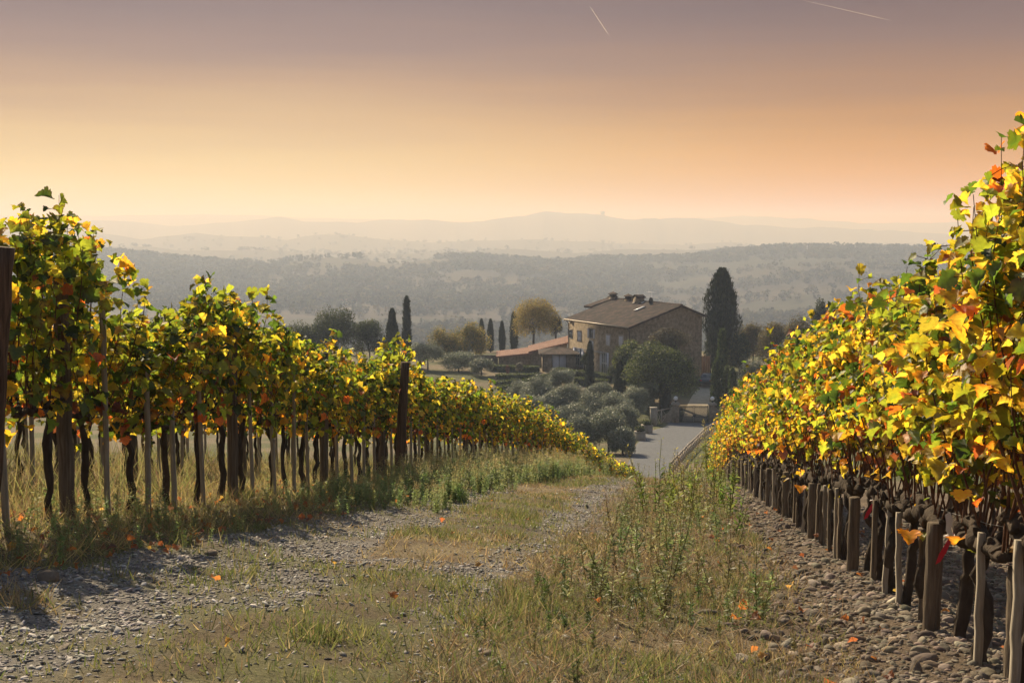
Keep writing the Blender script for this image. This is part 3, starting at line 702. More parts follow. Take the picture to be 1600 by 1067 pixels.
c.add(q, q=[[0, 1, 7, 6], [1, 2, 8, 7], [5, 11, 10, 4], [4, 10, 9, 3], [0, 5, 4, 1], [1, 4, 3, 2], [6, 7, 10, 11], [7, 8, 9, 10], [0, 6, 11, 5], [2, 3, 9, 8]]); c.build('dormer_roof', M['roof_tile'], o)
a, zt = roofp(1019.5, 471, bR*.9); m = MB(); th = np.linspace(0, 2*math.pi, 17); rr_ = np.array([0.02, .3, .55])
V = np.array([[Lw(a+r_*math.cos(t_), bR*.9-.25*(1-(r_/.55)**2)*0+.22*(r_/.55)**2*-1, zt+r_*math.sin(t_)) for t_ in th] for r_ in rr_]); m.grid(V); m.grid(V[::-1]+np.array([0, .02, 0]))
m.tube(np.array([Lw(a, bR*.9+.05, zt), Lw(a, bR*.9+.1, zt-1.0)]), .04, 6); m.build('satellite_dish', M['iron'], villa)
a, zt = roofp(1018.5, 456, bR); m = MB(); m.tube(np.array([Lw(a, bR, zt), Lw(a, bR, zt-2.2)]), .035, 5); m.tube(np.array([Lw(a-.8, bR, zt-.1), Lw(a+.8, bR, zt)]), .03, 4)
for j in range(5): m.tube(np.array([Lw(a-.7+.35*j, bR-.4, zt-.06), Lw(a-.7+.35*j, bR+.4, zt-.06)]), .02, 4)
m.build('aerial', M['skylight'], villa)
def sky_l(px, py, sa, sb):
    best = min(np.linspace(.3, bR-.2, 200), key=lambda b: abs(roofp(px, py, b)[1]-(zr(b)+.26))); a, z = roofp(px, py, best)
    ax = np.stack([AX[0], (AX[1]+np.array([0, 0, slope]))/math.sqrt(1+slope**2), np.cross(AX[0], AX[1]+np.array([0, 0, slope]))/math.sqrt(1+slope**2)])
    m = MB(); m.box(Lw(a, best, z), (sa, sb, .1), ax); o = m.build('skylight', M['pipe'], villa)
    m = MB(); m.box(Lw(a, best, z)+np.array([0, 0, .06]), (sa-.15, sb-.15, .05), ax); m.build('pane', M['skylight'], o)
sky_l(999, 482.6, .7, 1.7); sky_l(991.5, 473.3, .45, .6); sky_l(1004.5, 473, .4, .6)
# ------------------------------------------------------------------ outbuildings on the left of the villa
def wing(name, label, x0, x1, Y0, Y1, zw0, zw1, zr0, zr1, mat_r, ridge=.5):
    """long low building along X: wall tops zw at either end, ridge heights zr"""
    b = min(h1(x0, Y0), h1(x1, Y0), h1(x0, Y1), h1(x1, Y1))-.6
    o = empty(name, ((x0+x1)/2, Y0, b), 0, label, 'outbuilding'); O = np.array([(x0+x1)/2, Y0, b])
    ym = lerp(Y0, Y1, ridge)
    v = np.array([(x0, Y0, b), (x0, Y0, zw0), (x0, ym, zr0), (x0, Y1, zw0), (x0, Y1, b), (x1, Y0, b), (x1, Y0, zw1), (x1, ym, zr1), (x1, Y1, zw1), (x1, Y1, b)])-O
    k = MB(); k.add(v, q=[[0, 5, 6, 1], [4, 3, 8, 9]], t=[[0, 1, 4], [1, 3, 4], [1, 2, 3], [5, 9, 6], [6, 9, 8], [6, 8, 7]]); k.build('wall', M['villa_wall'], o)
    for ye, s_ in ((Y0, -1), (Y1, 1)):
        n = int((x1-x0)/.33*4); m = 12
        A = np.linspace(x0-.35, x1+(.3 if name != 'x' else 0), n+1); w = np.linspace(0, 1, m+1); Aa, Ww = np.meshgrid(A, w, indexing='ij'); f = (Aa-x0)/(x1-x0)
        yy = lerp(ye+s_*.45, ym, Ww); zt = lerp(lerp(zw0, zw1, f)-.1, lerp(zr0, zr1, f)+.06, Ww)+.12
        top = np.stack([Aa, yy, zt+.07*np.abs(np.sin(Aa/.33*math.pi))+.03*(1-(Ww*m) % 1)], -1)-O; bot = np.stack([Aa, yy, zt-.14], -1)-O
        q = MB(); q.grid(top); q.grid(bot[:, ::-1])
        for e, g_ in ((top[0], bot[0]), (top[-1], bot[-1]), (top[:, 0], bot[:, 0]), (top[:, -1], bot[:, -1])): q.grid(np.stack([e, g_]))
        q.build('roof', mat_r, o)
    return o, O
Yw = 178.0; pz = lambda px, py, Y: at(px, py, Y)[2]; pX = lambda px, Y: at(px, 500, Y)[0]
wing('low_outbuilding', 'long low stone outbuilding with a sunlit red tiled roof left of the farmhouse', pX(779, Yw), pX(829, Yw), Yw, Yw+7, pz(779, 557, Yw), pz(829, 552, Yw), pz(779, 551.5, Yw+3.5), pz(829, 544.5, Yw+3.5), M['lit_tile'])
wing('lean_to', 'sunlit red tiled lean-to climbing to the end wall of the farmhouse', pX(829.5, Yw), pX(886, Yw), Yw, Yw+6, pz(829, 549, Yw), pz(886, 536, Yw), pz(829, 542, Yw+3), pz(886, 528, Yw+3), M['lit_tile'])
def shed():
    Y0, Y1 = 170.5, 176.0; x0, x1 = pX(848, Y0), pX(900, Y0); b = min(h1(x0, Y0), h1(x1, Y1))-.6; zw = pz(870, 553, Y0); zt = pz(875, 542, Y0+2.7)
    O = np.array([(x0+x1)/2, Y0, b]); o = empty('garden_shed', O, 0, 'small stone shed with a dark hipped tile roof in front of the farmhouse end', 'shed')
    k = MB(); k.box(np.array([(x0+x1)/2, (Y0+Y1)/2, (b+zw)/2])-O, (x1-x0, Y1-Y0, zw-b)); k.build('wall', M['villa_wall'], o)
    e = .5; ym = (Y0+Y1)/2; h_ = 2.2
    c = np.array([(x0-e, Y0-e, zw), (x1+e, Y0-e, zw), (x1+e, Y1+e, zw), (x0-e, Y1+e, zw), (x0+h_, ym, zt), (x1-h_, ym, zt)])-O
    def quadgrid(p0, p1, p2, p3, n=40, m=10):
        u = np.linspace(0, 1, n+1)[:, None, None]; w = np.linspace(0, 1, m+1)[None, :, None]
        P = (p0*(1-u)+p1*u)*(1-w)+(p3*(1-u)+p2*u)*w; P = P.copy(); P[..., 2] += .06*np.abs(np.sin(u[..., 0]*n/4*math.pi))*(1-w[..., 0]*.5); return P
    q = MB(); q.grid(quadgrid(c[0], c[1], c[5], c[4])); q.grid(quadgrid(c[2], c[3], c[4], c[5])); q.grid(quadgrid(c[1], c[2], c[5], c[5])); q.grid(quadgrid(c[3], c[0], c[4], c[4]))
    q.add(c[:4]-np.array([0, 0, .05]), q=[[3, 2, 1, 0]]); q.build('roof', M['roof_tile'], o)
    k = MB(); xm = pX(874, Y0)-O[0]; k.box((xm, -.03, (zw-b)/2+.1), (1.9, .08, zw-b-.4)); dd = k.build('door', M['shutter'], o)
    k = MB(); [k.box((xm+s_, -.09, (zw-b)/2+.1), (.09, .05, zw-b-.4)) for s_ in (-.95, 0, .95)]; k.build('door_frame', M['pipe'], dd)
    k = MB(); k.tube(np.array([(x0-.3, Y0-.4, zw-.05), (x0+.1, Y0-.1, zw-.4), (x0+.1, Y0-.1, b)])-O, .06, 6); k.build('downpipe', M['pipe'], o)
shed()
# low garden wall continuing left
k = MB(); Y0 = 180.; xa, xb = pX(700, Y0), pX(778, Y0); zt = pz(760, 556, Y0); zb = h1(xb, Y0)-.8
n = 24; k.box(((xa+xb)/2, Y0, (zt+zb)/2), (xb-xa, .5, zt-zb)); 
for i in range(n): k.box((xa+(i+.5)*(xb-xa)/n, Y0, zt+.06), ((xb-xa)/n-.03, .62, .1))
tag(k.build('garden_wall', M['villa_wall']), 'low stone garden wall left of the long outbuilding', 'wall')
# wooden door panel beside the far corner of the villa
Yd = 168.; p = at(1100, 575, Yd); o = empty('wooden_gate', (p[0], Yd, h1(p[0], Yd)), 0, 'orange brown wooden yard gate beside the farmhouse corner', 'gate')
k = MB(); hgt = at(1100, 556.5, Yd)[2]-h1(p[0], Yd)
for i in range(5): k.box((-.62+.31*i, 0, hgt/2), (.29, .07, hgt))
k.build('panel', M['wood_door'], o); k = MB(); [k.box((s_, 0, hgt/2+.05), (.14, .16, hgt+.1)) for s_ in (-.86, .86)]; k.build('post', M['pipe'], o)

# ------------------------------------------------------------------ trees
def leaf_quad(asp=.55):
    v = np.array([[0, 0, 0], [-asp*.5, .45, .06], [asp*.5, .45, .06], [0, 1, -.05]]); return v, np.array([[0, 2, 1], [1, 2, 3]])
QV, QT = leaf_quad()
def cypress_mesh(seed, ratio, light=0):                         # unit height, half width = ratio
    r = np.random.default_rng(seed); n = 9000 if ratio > .1 else 4000
    f = MB(); h = r.random(n)**.85*.97+.015
    wob = 1+.07*np.sin(h*23+seed)+.07*np.sin(h*9+seed*2)
    prof_ = np.interp(h, [0, .06, .25, .5, .75, .92, 1], [.45, .8, 1, .95, .75, .42, .06])
    a = r.uniform(0, 2*math.pi, n); lob = 1+.13*np.sin(3*a+h*7+seed)+.08*np.sin(7*a-h*11)
    rad_ = ratio*prof_*wob*lob*np.sqrt(r.uniform(.45, 1.0, n))
    pos = np.stack([np.cos(a)*rad_, np.sin(a)*rad_, h], 1)
    nrm = np.stack([np.cos(a), np.sin(a), .3*r.normal(size=n)], 1)+r.normal(size=(n, 3))*.35
    tip = np.stack([np.cos(a)*.3, np.sin(a)*.3, np.ones(n)], 1)+r.normal(size=(n, 3))*.18
    col = pick(r, n, [(.016, .026, .012), (.026, .036, .016), (.036, .045, .018)], [4, 4, 1.5])
    if light: col = col*np.array([3.0, 3.0, 2.4])*(.8+.5*r.random((n, 1)))  # slim cypresses by the drive: sunlit, hazy lightness put into the leaf colour
    sc = r.uniform(.022, .042, n)*(.9 if ratio > .1 else 1.2)
    scatter(f, QV, None, QT, pos, frames(nrm, tip), np.stack([sc*.8, sc*1.3, sc], 1), col)
    # inner mass so that the column is opaque
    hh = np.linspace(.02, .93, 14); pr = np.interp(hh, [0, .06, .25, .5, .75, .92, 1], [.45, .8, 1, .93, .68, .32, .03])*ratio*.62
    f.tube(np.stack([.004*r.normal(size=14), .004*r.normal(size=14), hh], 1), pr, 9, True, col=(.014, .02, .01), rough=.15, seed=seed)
    t = MB(); t.tube([(0, 0, -.03), (0, 0, .2)], [ratio*.2, ratio*.12], 7)
    a_ = f.mesh('crown'); a_.materials.append(M['tree_leaf']); b_ = t.mesh('trunk'); b_.materials.append(M['bark']); return a_, b_
CY = {}
def cypress(px, py_top, Y, hw, label, group='cypresses round the farmhouse', seed=1, base=None):
    if base: Y = gpt(px, base, 105, 400)[1]
    x = at(px, 500, Y)[0]; zb = h1(x, Y); zt = at(px, py_top, Y)[2]; hgt = zt-zb; ratio = hw*Y/F/hgt
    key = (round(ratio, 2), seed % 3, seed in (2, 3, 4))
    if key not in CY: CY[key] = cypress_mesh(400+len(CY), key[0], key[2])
    o = empty('cypress_tree', (x, Y, zb), seed*1.3, label, 'cypress', group); o.scale = (hgt, hgt, hgt)
    for nme, me in zip(('crown', 'trunk'), CY[key]): q = bpy.data.objects.new(nme, me); C.objects.link(q); q.parent = o
cypress(1127, 421, 172, 29, 'huge broad dark cypress towering over the farmhouse corner', seed=1)
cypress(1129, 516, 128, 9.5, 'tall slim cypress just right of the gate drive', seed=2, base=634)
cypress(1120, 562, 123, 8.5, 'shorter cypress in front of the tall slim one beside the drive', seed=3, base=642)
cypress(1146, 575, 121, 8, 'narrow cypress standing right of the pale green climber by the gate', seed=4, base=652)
cypress(1041, 575, 117, 9, 'pointed cypress just left of the gate pillar', seed=5, base=644)
cypress(969, 565, 122, 10.5, 'cypress in front of the left edge of the umbrella pine', seed=6, base=628)
cypress(922, 535, 134, 6.5, 'slender cypress standing before the farmhouse front wall', seed=7, base=609)
cypress(613, 483, 172, 10.5, 'broader of the pair of cypresses behind the left vineyard', seed=8)
cypress(635.5, 465, 178, 6.3, 'thinner taller one of the pair of cypresses behind the left vineyard', seed=9)
cypress(766.5, 499, 205, 5, 'small cypress left of the round autumn tree, with a gap of sky on both sides', seed=10)
cypress(784.5, 502, 205, 5.5, 'small cypress touching the left edge of the round autumn tree', seed=11)
cypress(752.5, 499, 204, 5, 'small cypress half hidden behind the yellowing tree', seed=12)
cypress(803, 488, 206, 6, 'cypress hidden within the crown of the round autumn tree', seed=13)

def crown_tree(name, label, cat, px, Y, cpy, rw, rh, pal, pw, seed, leaf='tree_leaf', n=5200, lsz=.30, group=None, trunk=True, lobes=26, flat=0, core=.55, limbs=7, dy=.9, base=None):
    """crown centred on photo row cpy, half sizes rw x rh photo pixels; trunk down to the ground below"""
    if base: Y = gpt(px, base, 85, 400)[1]
    n = int(n*1.7); lsz = lsz*.68
    r = np.random.default_rng(seed); x = at(px, 500, Y)[0]; g = h1(x, Y); cz = at(px, cpy, Y)[2]; s_ = Y/F
    a = np.array([rw*s_, rw*s_*dy, rh*s_])
    o = empty(name, (x, Y, g), 0, label, cat, group)
    c0 = np.array([0, 0, cz-g])
    # lobes
    u = runit(lobes, r); u[:, 2] = np.where(u[:, 2] < -.6, -u[:, 2], u[:, 2])
    lc = u*r.uniform(.45, .78, (lobes, 1)); lr = r.uniform(.24, .42, lobes)
    if flat: lc[:, 2] = np.abs(lc[:, 2])*.9-.25
    li = r.choice(lobes, n, p=lr**2/(lr**2).sum()); d = runit(n, r)
    rad_ = lr[li]*np.sqrt(r.uniform(.3, 1.3, n)**1.1); pos = lc[li]+d*rad_[:, None]
    keep = pos[:, 2] > -.98; pos = pos[keep]; d = d[keep]; li = li[keep]; m = len(pos)
    P = pos*a+c0
    nrm = d*.8+r.normal(size=(m, 3))*.6+np.array([0, 0, .3]); tip = d+r.normal(size=(m, 3))*.8+np.array([0, 0, -.1])
    lobe_tint = (.75+.5*r.random((lobes, 1)))[li]
    col = pick(r, m, pal, pw)*lobe_tint
    sc = r.uniform(.6, 1.35, m)*lsz
    f = MB(); scatter(f, QV, None, QT, P, frames(nrm, tip), np.stack([sc, sc, sc], 1), col)
    f.build('crown', M[leaf], o)
    if trunk:
        t = MB(); rt = max(.09, .035*(cz-g)); hz = max(c0[2]-a[2]*.35, .4)
        t.tube([(0, 0, -.2), (.03*r.normal(), .03*r.normal(), hz*.5), (.1*r.normal(), .1*r.normal(), hz)], [rt*1.3, rt, rt*.75], 8, rough=.1, seed=seed)
        for j in range(limbs):
            e = lc[j % lobes]*a*.95+c0; b = np.array([0, 0, hz*(.75+.25*r.random())]); mid = (b+e)/2+np.array([0, 0, .12*a[2]])+r.normal(size=3)*.06*a
            t.tube([b, mid, e], [rt*.5, rt*.3, rt*.08], 5)
            for jj in range(3):
                e2 = e+r.normal(size=3)*.28*a; t.tube([mid, (mid+e2)/2+r.normal(size=3)*.03*a, e2], [rt*.2, rt*.12, rt*.04], 4)
        t.build('trunk', M['bark'], o)
    return o
DG = [(.03, .042, .015), (.055, .07, .024), (.085, .10, .034)]
PG = [(.045, .062, .02), (.09, .115, .034), (.15, .175, .05), (.24, .255, .07)]
OL = [(.17, .195, .125), (.23, .25, .175), (.31, .33, .25), (.11, .13, .08)]
AU = [(.30, .22, .055), (.38, .29, .07), (.22, .18, .055), (.17, .165, .045)]
BRN = [(.15, .115, .05), (.10, .085, .042), (.20, .155, .06), (.085, .085, .035)]
crown_tree('umbrella_pine', 'wide dark umbrella pine crown in front of the farmhouse gable', 'pine', 1034, 141, 579, 59, 48, PG, [4, 4, 2, .8], 501, base=640, n=15000, lsz=.34, lobes=40)
crown_tree('umbrella_pine', 'smaller pine crown joining the left side of the wide dark one', 'pine', 988, 139, 574, 31, 38, PG, [3, 4, 3, 1.5], 502, base=622, n=8500, lsz=.34, lobes=28)
crown_tree('grey_tree', 'grey brown bushy tree rising behind the pines against the gable wall', 'tree', 1044, 150, 533, 35, 21, [(.085, .07, .045), (.11, .095, .06), (.07, .065, .04)], [1, 1, 1], 503, n=4500, lsz=.28, lobes=24)
for i, (px, Y, cpy, rw, rh, lab) in enumerate([
    (876, 128, 594, 20, 16, 'round olive tree below the garden hedges'), (842, 124, 612, 26, 20, 'olive tree at the upper left of the grove beside the hedges'),
    (890, 119, 626, 28, 22, 'olive tree in the middle of the grove, under the slender cypress'), (828, 112, 640, 26, 22, 'olive tree at the left of the grove just above the vine tops'),
    (868, 110, 655, 26, 22, 'olive tree half hidden by the vines on the left slope'), (925, 112, 645, 30, 26, 'large olive tree in the centre of the grove'),
    (961, 112, 640, 24, 24, 'olive tree below the pointed cypress in the grove'), (992, 115, 630, 23, 23, 'olive tree behind the stone planters'),
    (1016, 114, 622, 14, 14, 'small upright olive tree left of the gate cypress'), (910, 97, 678, 30, 26, 'olive tree at the low left of the grove above the vines'),
    (953, 97, 672, 34, 30, 'nearest and largest olive tree beside the asphalt road'), (975, 95, 690, 20, 18, 'low olive bush at the very edge of the asphalt road'), (860, 120, 636, 24, 18, 'olive tree between the round one and the middle of the grove'), (938, 120, 618, 22, 17, 'olive tree right behind the slender cypress'), (895, 105, 655, 26, 20, 'olive tree just above the bending end of the left vines'), (975, 110, 655, 24, 22, 'olive tree between the largest one and the stone post'), (815, 128, 612, 20, 14, 'small olive tree at the lower left corner of the parterre')]):
    crown_tree('olive_tree', lab, 'olive tree', px, Y, cpy, rw*1.25, rh*1.2, OL, [3, 4, 2, 2], 520+i, 'olive_leaf', base=cpy+rh*1.2, n=8500, lsz=.20, group='olive trees left of the road', lobes=22)
crown_tree('olive_tree', 'tall silvery olive tree right of the gate beside the cypresses', 'olive tree', 1176, 122, 600, 24, 44, OL, [3, 4, 2, 2], 540, 'olive_leaf', base=648, n=7000, lsz=.20, lobes=34)
crown_tree('olive_tree', 'silvery olive tree partly behind the yellow vines of the right row', 'olive tree', 1200, 116, 628, 24, 30, OL, [3, 4, 2, 2], 541, 'olive_leaf', base=660, n=4600, lsz=.20, lobes=22)
crown_tree('climber_bush', 'pale green leafy climber between the cypresses right of the gate', 'shrub', 1137, 124, 594, 6, 25, [(.12, .15, .04), (.17, .20, .05), (.08, .10, .03)], [1, 1, 1], 542, base=645, n=2200, lsz=.2, lobes=18)
crown_tree('round_tree', 'round golden brown autumn tree standing left of the farmhouse roof', 'tree', 834, 195, 501, 41, 37, AU, [3, 3, 2, 1], 550, n=7500, lsz=.34, lobes=44)
crown_tree('dark_tree', 'small dark tree joined to the right of the round autumn tree', 'tree', 868, 197, 512, 12, 20, [(.05, .045, .02), (.075, .065, .03)], [1, 1], 551, n=1800, lsz=.3)
crown_tree('yellowing_tree', 'yellowing rounded tree left of the three small cypresses', 'tree', 700, 185, 537, 33, 36, AU+[(.09, .10, .03)], [2, 2, 2, 2, 3], 552, n=5600, lsz=.33, lobes=30)
crown_tree('yellowing_tree', 'yellow green tree between the three small cypresses and the pair of tall ones', 'tree', 738, 183, 538, 27, 33, AU+[(.10, .115, .03)], [2, 2, 2, 2, 3], 553, n=4600, lsz=.33, lobes=26)
crown_tree('olive_bush', 'grey olive bush at the foot of the pair of cypresses', 'bush', 668, 172, 552, 30, 20, OL, [3, 4, 1, 3], 554, 'olive_leaf', n=4500, lsz=.25)
crown_tree('dark_tree', 'dark rounded evergreen rising behind the left vines at the far left', 'tree', 522, 178, 520, 42, 44, DG+[(.07, .075, .03)], [3, 4, 2, 2], 555, n=7000, lsz=.36, lobes=34)
crown_tree('dark_tree', 'dark evergreen between the far left one and the pair of cypresses', 'tree', 577, 180, 534, 35, 34, DG+[(.07, .075, .03)], [3, 4, 2, 2], 556, n=6000, lsz=.36, lobes=30)
crown_tree('dark_tree', 'dark evergreen low behind the vines left of the broader cypress', 'tree', 470, 176, 538, 38, 34, DG+[(.07, .075, .03)], [3, 4, 2, 2], 557, n=5000, lsz=.36, lobes=26)
crown_tree('olive_bush', 'grey olive bush in front of the yellowing trees, left of the garden wall', 'bush', 716, 170, 566, 34, 18, OL, [3, 4, 1, 3], 558, 'olive_leaf', n=4500, lsz=.25)
crown_tree('olive_bush', 'low grey green bush beside the left end of the garden wall', 'bush', 752, 166, 572, 22, 13, OL, [3, 4, 1, 3], 559, 'olive_leaf', n=3000, lsz=.25)
for i, (px, Y, cpy, rw, rh, pal, lab) in enumerate([
    (1178, 170, 528, 26, 27, BRN, 'brown bushy tree just right of the huge cypress'), (1212, 165, 530, 28, 30, BRN, 'brown tree with a few yellow leaves behind the right row'),
    (1250, 168, 528, 30, 34, BRN, 'brown autumn tree below the small dark pine'), (1236, 150, 560, 30, 28, OL, 'grey bushy tree low behind the right vines'),
    (1300, 170, 520, 34, 28, BRN, 'brown tree half hidden behind the upper leaves of the right row'), (1340, 175, 530, 36, 30, BRN, 'brown tree at the far right, mostly behind the right row'),
    (1157, 176, 545, 18, 26, DG, 'dark shrubby tree tucked behind the huge cypress')]):
    crown_tree('autumn_tree', lab, 'tree', px, Y, cpy+8, rw*1.15, rh*1.25, pal+[(.20, .18, .04)], [3, 3, 3, 2, .8][:len(pal)]+[.8], 560+i, base=min(cpy+8+rh*1.25, 590), n=6500, lsz=.3, group='trees right of the farmhouse', lobes=28)
crown_tree('dark_pine', 'small dark pine standing above the brown trees on the right', 'pine', 1287, 178, 492, 17, 24, DG, [3, 4, 3], 570, n=2600, lsz=.36, lobes=14)
# bushes against the front wall and the parterre
crown_tree('arch_bush', 'dark rounded bush against the farmhouse front between the two doors', 'bush', 914, 165, 563, 6.5, 10, DG, [4, 3, 1], 571, n=2400, lsz=.2, core=.8)
crown_tree('low_bush', 'low dark bush at the foot of the front wall right of the shuttered door', 'bush', 962, 158, 577, 12, 9, DG, [4, 3, 1], 572, n=2200, lsz=.2)
crown_tree('pale_shrub', 'small shrub with pale blossoms in the parterre garden', 'shrub', 812, 152, 574, 6, 8, [(.3, .27, .24), (.2, .18, .15), (.09, .09, .05)], [1, 1, 1], 573, n=900, lsz=.2, base=585, trunk=False)
crown_tree('red_shrub', 'small reddish shrub in the parterre garden', 'shrub', 793, 152, 578, 2.5, 7, [(.16, .07, .05), (.2, .09, .06)], [1, 1], 574, n=700, lsz=.2, base=587, trunk=False)
def hedge(label, x0, y0, x1, y1, h_, w_, seed):
    r = np.random.default_rng(seed); L_ = math.hypot(x1-x0, y1-y0); n = int(L_*w_*180+L_*h_*260); d = np.array([x1-x0, y1-y0])/L_; nn = np.array([-d[1], d[0]])
    u = r.uniform(0, L_, n); f = r.random(n) < .4; v = np.where(f, r.uniform(-.5, .5, n)*w_, np.where(r.random(n) < .5, -.5, .5)*w_+r.normal(size=n)*.04); z = np.where(f, h_+r.normal(size=n)*.03, r.uniform(0, h_, n))
    X = x0+d[0]*u+nn[0]*v; Y = y0+d[1]*u+nn[1]*v; G = H(X, Y)
    P = np.stack([X, Y, G+z], 1); nr = np.where(f[:, None], np.array([[0, 0, 1.]]), np.sign(v)[:, None]*np.r_[nn, 0][None])+r.normal(size=(n, 3))*.5
    k = MB(); sc = r.uniform(.12, .24, n); scatter(k, QV, None, QT, P, frames(nr, r.normal(size=(n, 3))), np.stack([sc]*3, 1), pick(r, n, [(.05, .07, .02), (.075, .10, .025), (.12, .14, .04)], [3, 3, 2]))
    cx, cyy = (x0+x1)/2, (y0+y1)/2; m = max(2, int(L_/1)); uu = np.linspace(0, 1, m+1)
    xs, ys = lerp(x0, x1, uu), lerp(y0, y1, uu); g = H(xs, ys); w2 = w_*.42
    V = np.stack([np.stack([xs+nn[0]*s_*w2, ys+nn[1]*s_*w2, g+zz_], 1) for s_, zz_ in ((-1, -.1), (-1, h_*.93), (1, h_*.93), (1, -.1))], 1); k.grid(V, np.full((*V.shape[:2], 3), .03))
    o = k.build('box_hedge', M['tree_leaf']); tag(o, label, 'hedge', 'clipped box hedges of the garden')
hp = lambda px, py: gpt(px, py, 110, 400)[:2]
for i, (p0, p1, h_, w_, lab) in enumerate([((872, 584), (900, 590), 0.8, 1.2, 'sunlit hedge in front of the shed, left end'), ((902, 588), (952, 596), 0.8, 1.3, 'hedge running below the front doors of the farmhouse'),
        ((898, 600), (950, 604), 0.8, 1.1, 'lower dark hedge parallel to the one below the doors'), ((775, 592), (842, 590), .5, .9, 'upper long hedge of the parterre'), ((815, 601), (860, 590), .5, .9, 'slanting hedge across the parterre'),
        ((776, 603), (812, 598), .5, .9, 'short left hedge of the parterre'), ((778, 610), (850, 604), .5, .9, 'lowest long hedge of the parterre'), ((766, 580), (842, 582), 0.8, 1.2, 'dark hedge along the long outbuilding wall')]):
    a = hp(*p0); b = hp(*p1); hedge(lab, a[0], a[1], b[0], b[1], h_, w_, 600+i)

# ------------------------------------------------------------------ gate, pillars, lamps, fences, planters
gx0, gx1 = at(1062, 600, gateY)[0], at(1107.5, 600, gateY)[0]; gz = min(h1(gx0, gateY), h1(gx1, gateY)); gh = 27*gateY/F
gate = empty('iron_gate', ((gx0+gx1)/2, gateY, gz), 0, 'dark iron double gate closed across the gravel drive', 'gate'); wl = (gx1-gx0)/2
for sg in (-1, 1):
    k = MB(); c = sg*wl/2
    for zz_, hh in ((.12, .07), (gh*.34, .05), (gh*.9, .06)): k.box((c, 0, zz_), (wl-.06, .05, hh))
    for i in range(21): 
        xx = c-wl/2+.06+i*(wl-.12)/20; k.box((xx, 0, gh*.5+.05), (.045 if 0 < i < 20 else .07, .03 if 0 < i < 20 else .06, gh*(.94+.06*(1-abs(sg*(xx)/wl)))))
    k.build('gate_leaf', M['iron'], gate)
k = MB(); k.box((.05, -.05, gh*.42), (.28, .07, .16)); k.build('lock', M['iron'], gate)
for sg, lab in ((-1, 'stone gate pillar with a sweeping wing wall left of the iron gate'), (1, 'stone gate pillar with a sweeping wing wall right of the iron gate')):
    xx = gx0-.42 if sg < 0 else gx1+.42; g = h1(xx, gateY); pt = empty('gate_pillar', (xx, gateY, g), 0, lab, 'pillar', 'gate pillars')
    k = MB(); k.box((0, 0, gh*.52-.15), (.7, .7, gh*1.04+.3)); k.build('shaft', M['villa_wall'], pt)
    k = MB(); k.box((0, 0, gh*1.04+.08), (.9, .9, .16)); k.box((0, 0, gh*1.04+.22), (.6, .6, .14)); k.build('cap_stone', M['stone_trim'], pt)
    k = MB(); n = 14; w = np.linspace(0, 1, n); wlen = 2.4 if sg > 0 else 1.2; top = lerp(gh*.95, .55, w**.6) 
    V = np.stack([np.stack([sg*(.35+wlen*w), np.full(n, s_), zt], 1) for s_, zt in ((-.22, np.full(n, -.3)), (-.22, top), (.22, top), (.22, np.full(n, -.3)))], 1); k.grid(V); k.add(V[-1], q=[[0, 1, 2, 3]]); k.build('wing_wall', M['villa_wall'], pt)
    lo = empty('globe_lamp', (xx, gateY, g+gh*1.04+.29), 0, lab.replace('stone gate pillar with a sweeping wing wall', 'white globe lamp on the gate pillar'), 'lamp', 'gate lamps')
    k = MB(); k.tube([(0, 0, 0), (0, 0, .22)], [.09, .05], 8); k.build('lamp_base', M['iron'], lo)
    v, t = ico(2); k = MB(); k.add(v*.25+np.array([0, 0, .42]), t=t); k.build('globe', M['globe'], lo, True)
M['rustic'] = surfmat('rustic', (.30, .25, .20), (.52, .45, .37), 6, .9, .4, (3, 3, 1))
def rustic(label, P, h_, parent_name='rustic_fence', step=1.5):
    Q = polyline(P, max(3, int(np.linalg.norm(np.diff(np.asarray(P)[:, :2], axis=0), axis=1).sum()/step)+1)); Z = H(Q[:, 0], Q[:, 1]); B = np.column_stack([Q, Z]); T = B+np.array([0, 0, h_])
    o = empty(parent_name, B[0], 0, label, 'fence'); O = B[0]; r = np.random.default_rng(4)
    k = MB(); k.tube(T-O+r.normal(size=T.shape)*.02, .065, 7, rough=.1); k.build('top_rail', M['rustic'], o)
    for i in range(len(B)):
        k = MB(); k.tube([B[i]-O-np.array([0, 0, .2]), T[i]-O+np.array([0, 0, .05])], .065, 7, rough=.08, seed=i); k.build('fence_post', M['rustic'], o)
    for i in range(len(B)-1):
        for a, b in ((B[i], T[i+1]), (T[i], B[i+1])):
            k = MB(); k.tube([a-O+np.array([.03, -.03, .08]), b-O+np.array([.03, -.03, -.06])], 0.033, 6, rough=.1, seed=i); k.build('brace', M['rustic'], o)
rustic('rustic wooden fence with crossed braces along the right side of the road', FB, .88, step=1.55)
rustic('short rustic wooden fence left of the gate pillar', [gpt(1026, 664, 90), gpt(1036, 660, 90), gpt(1048, 658, 90)], 1.5, step=1.6)
k = MB(); p = gpt(1021, 665, 90); k.box((p[0], p[1], p[2]+.85), (.7, .6, 2.1)); k.box((p[0], p[1], p[2]+1.95), (.8, .7, .1)); tag(k.build('stone_post', M['stone_trim']), 'square stone post beside the short rustic fence', 'post')
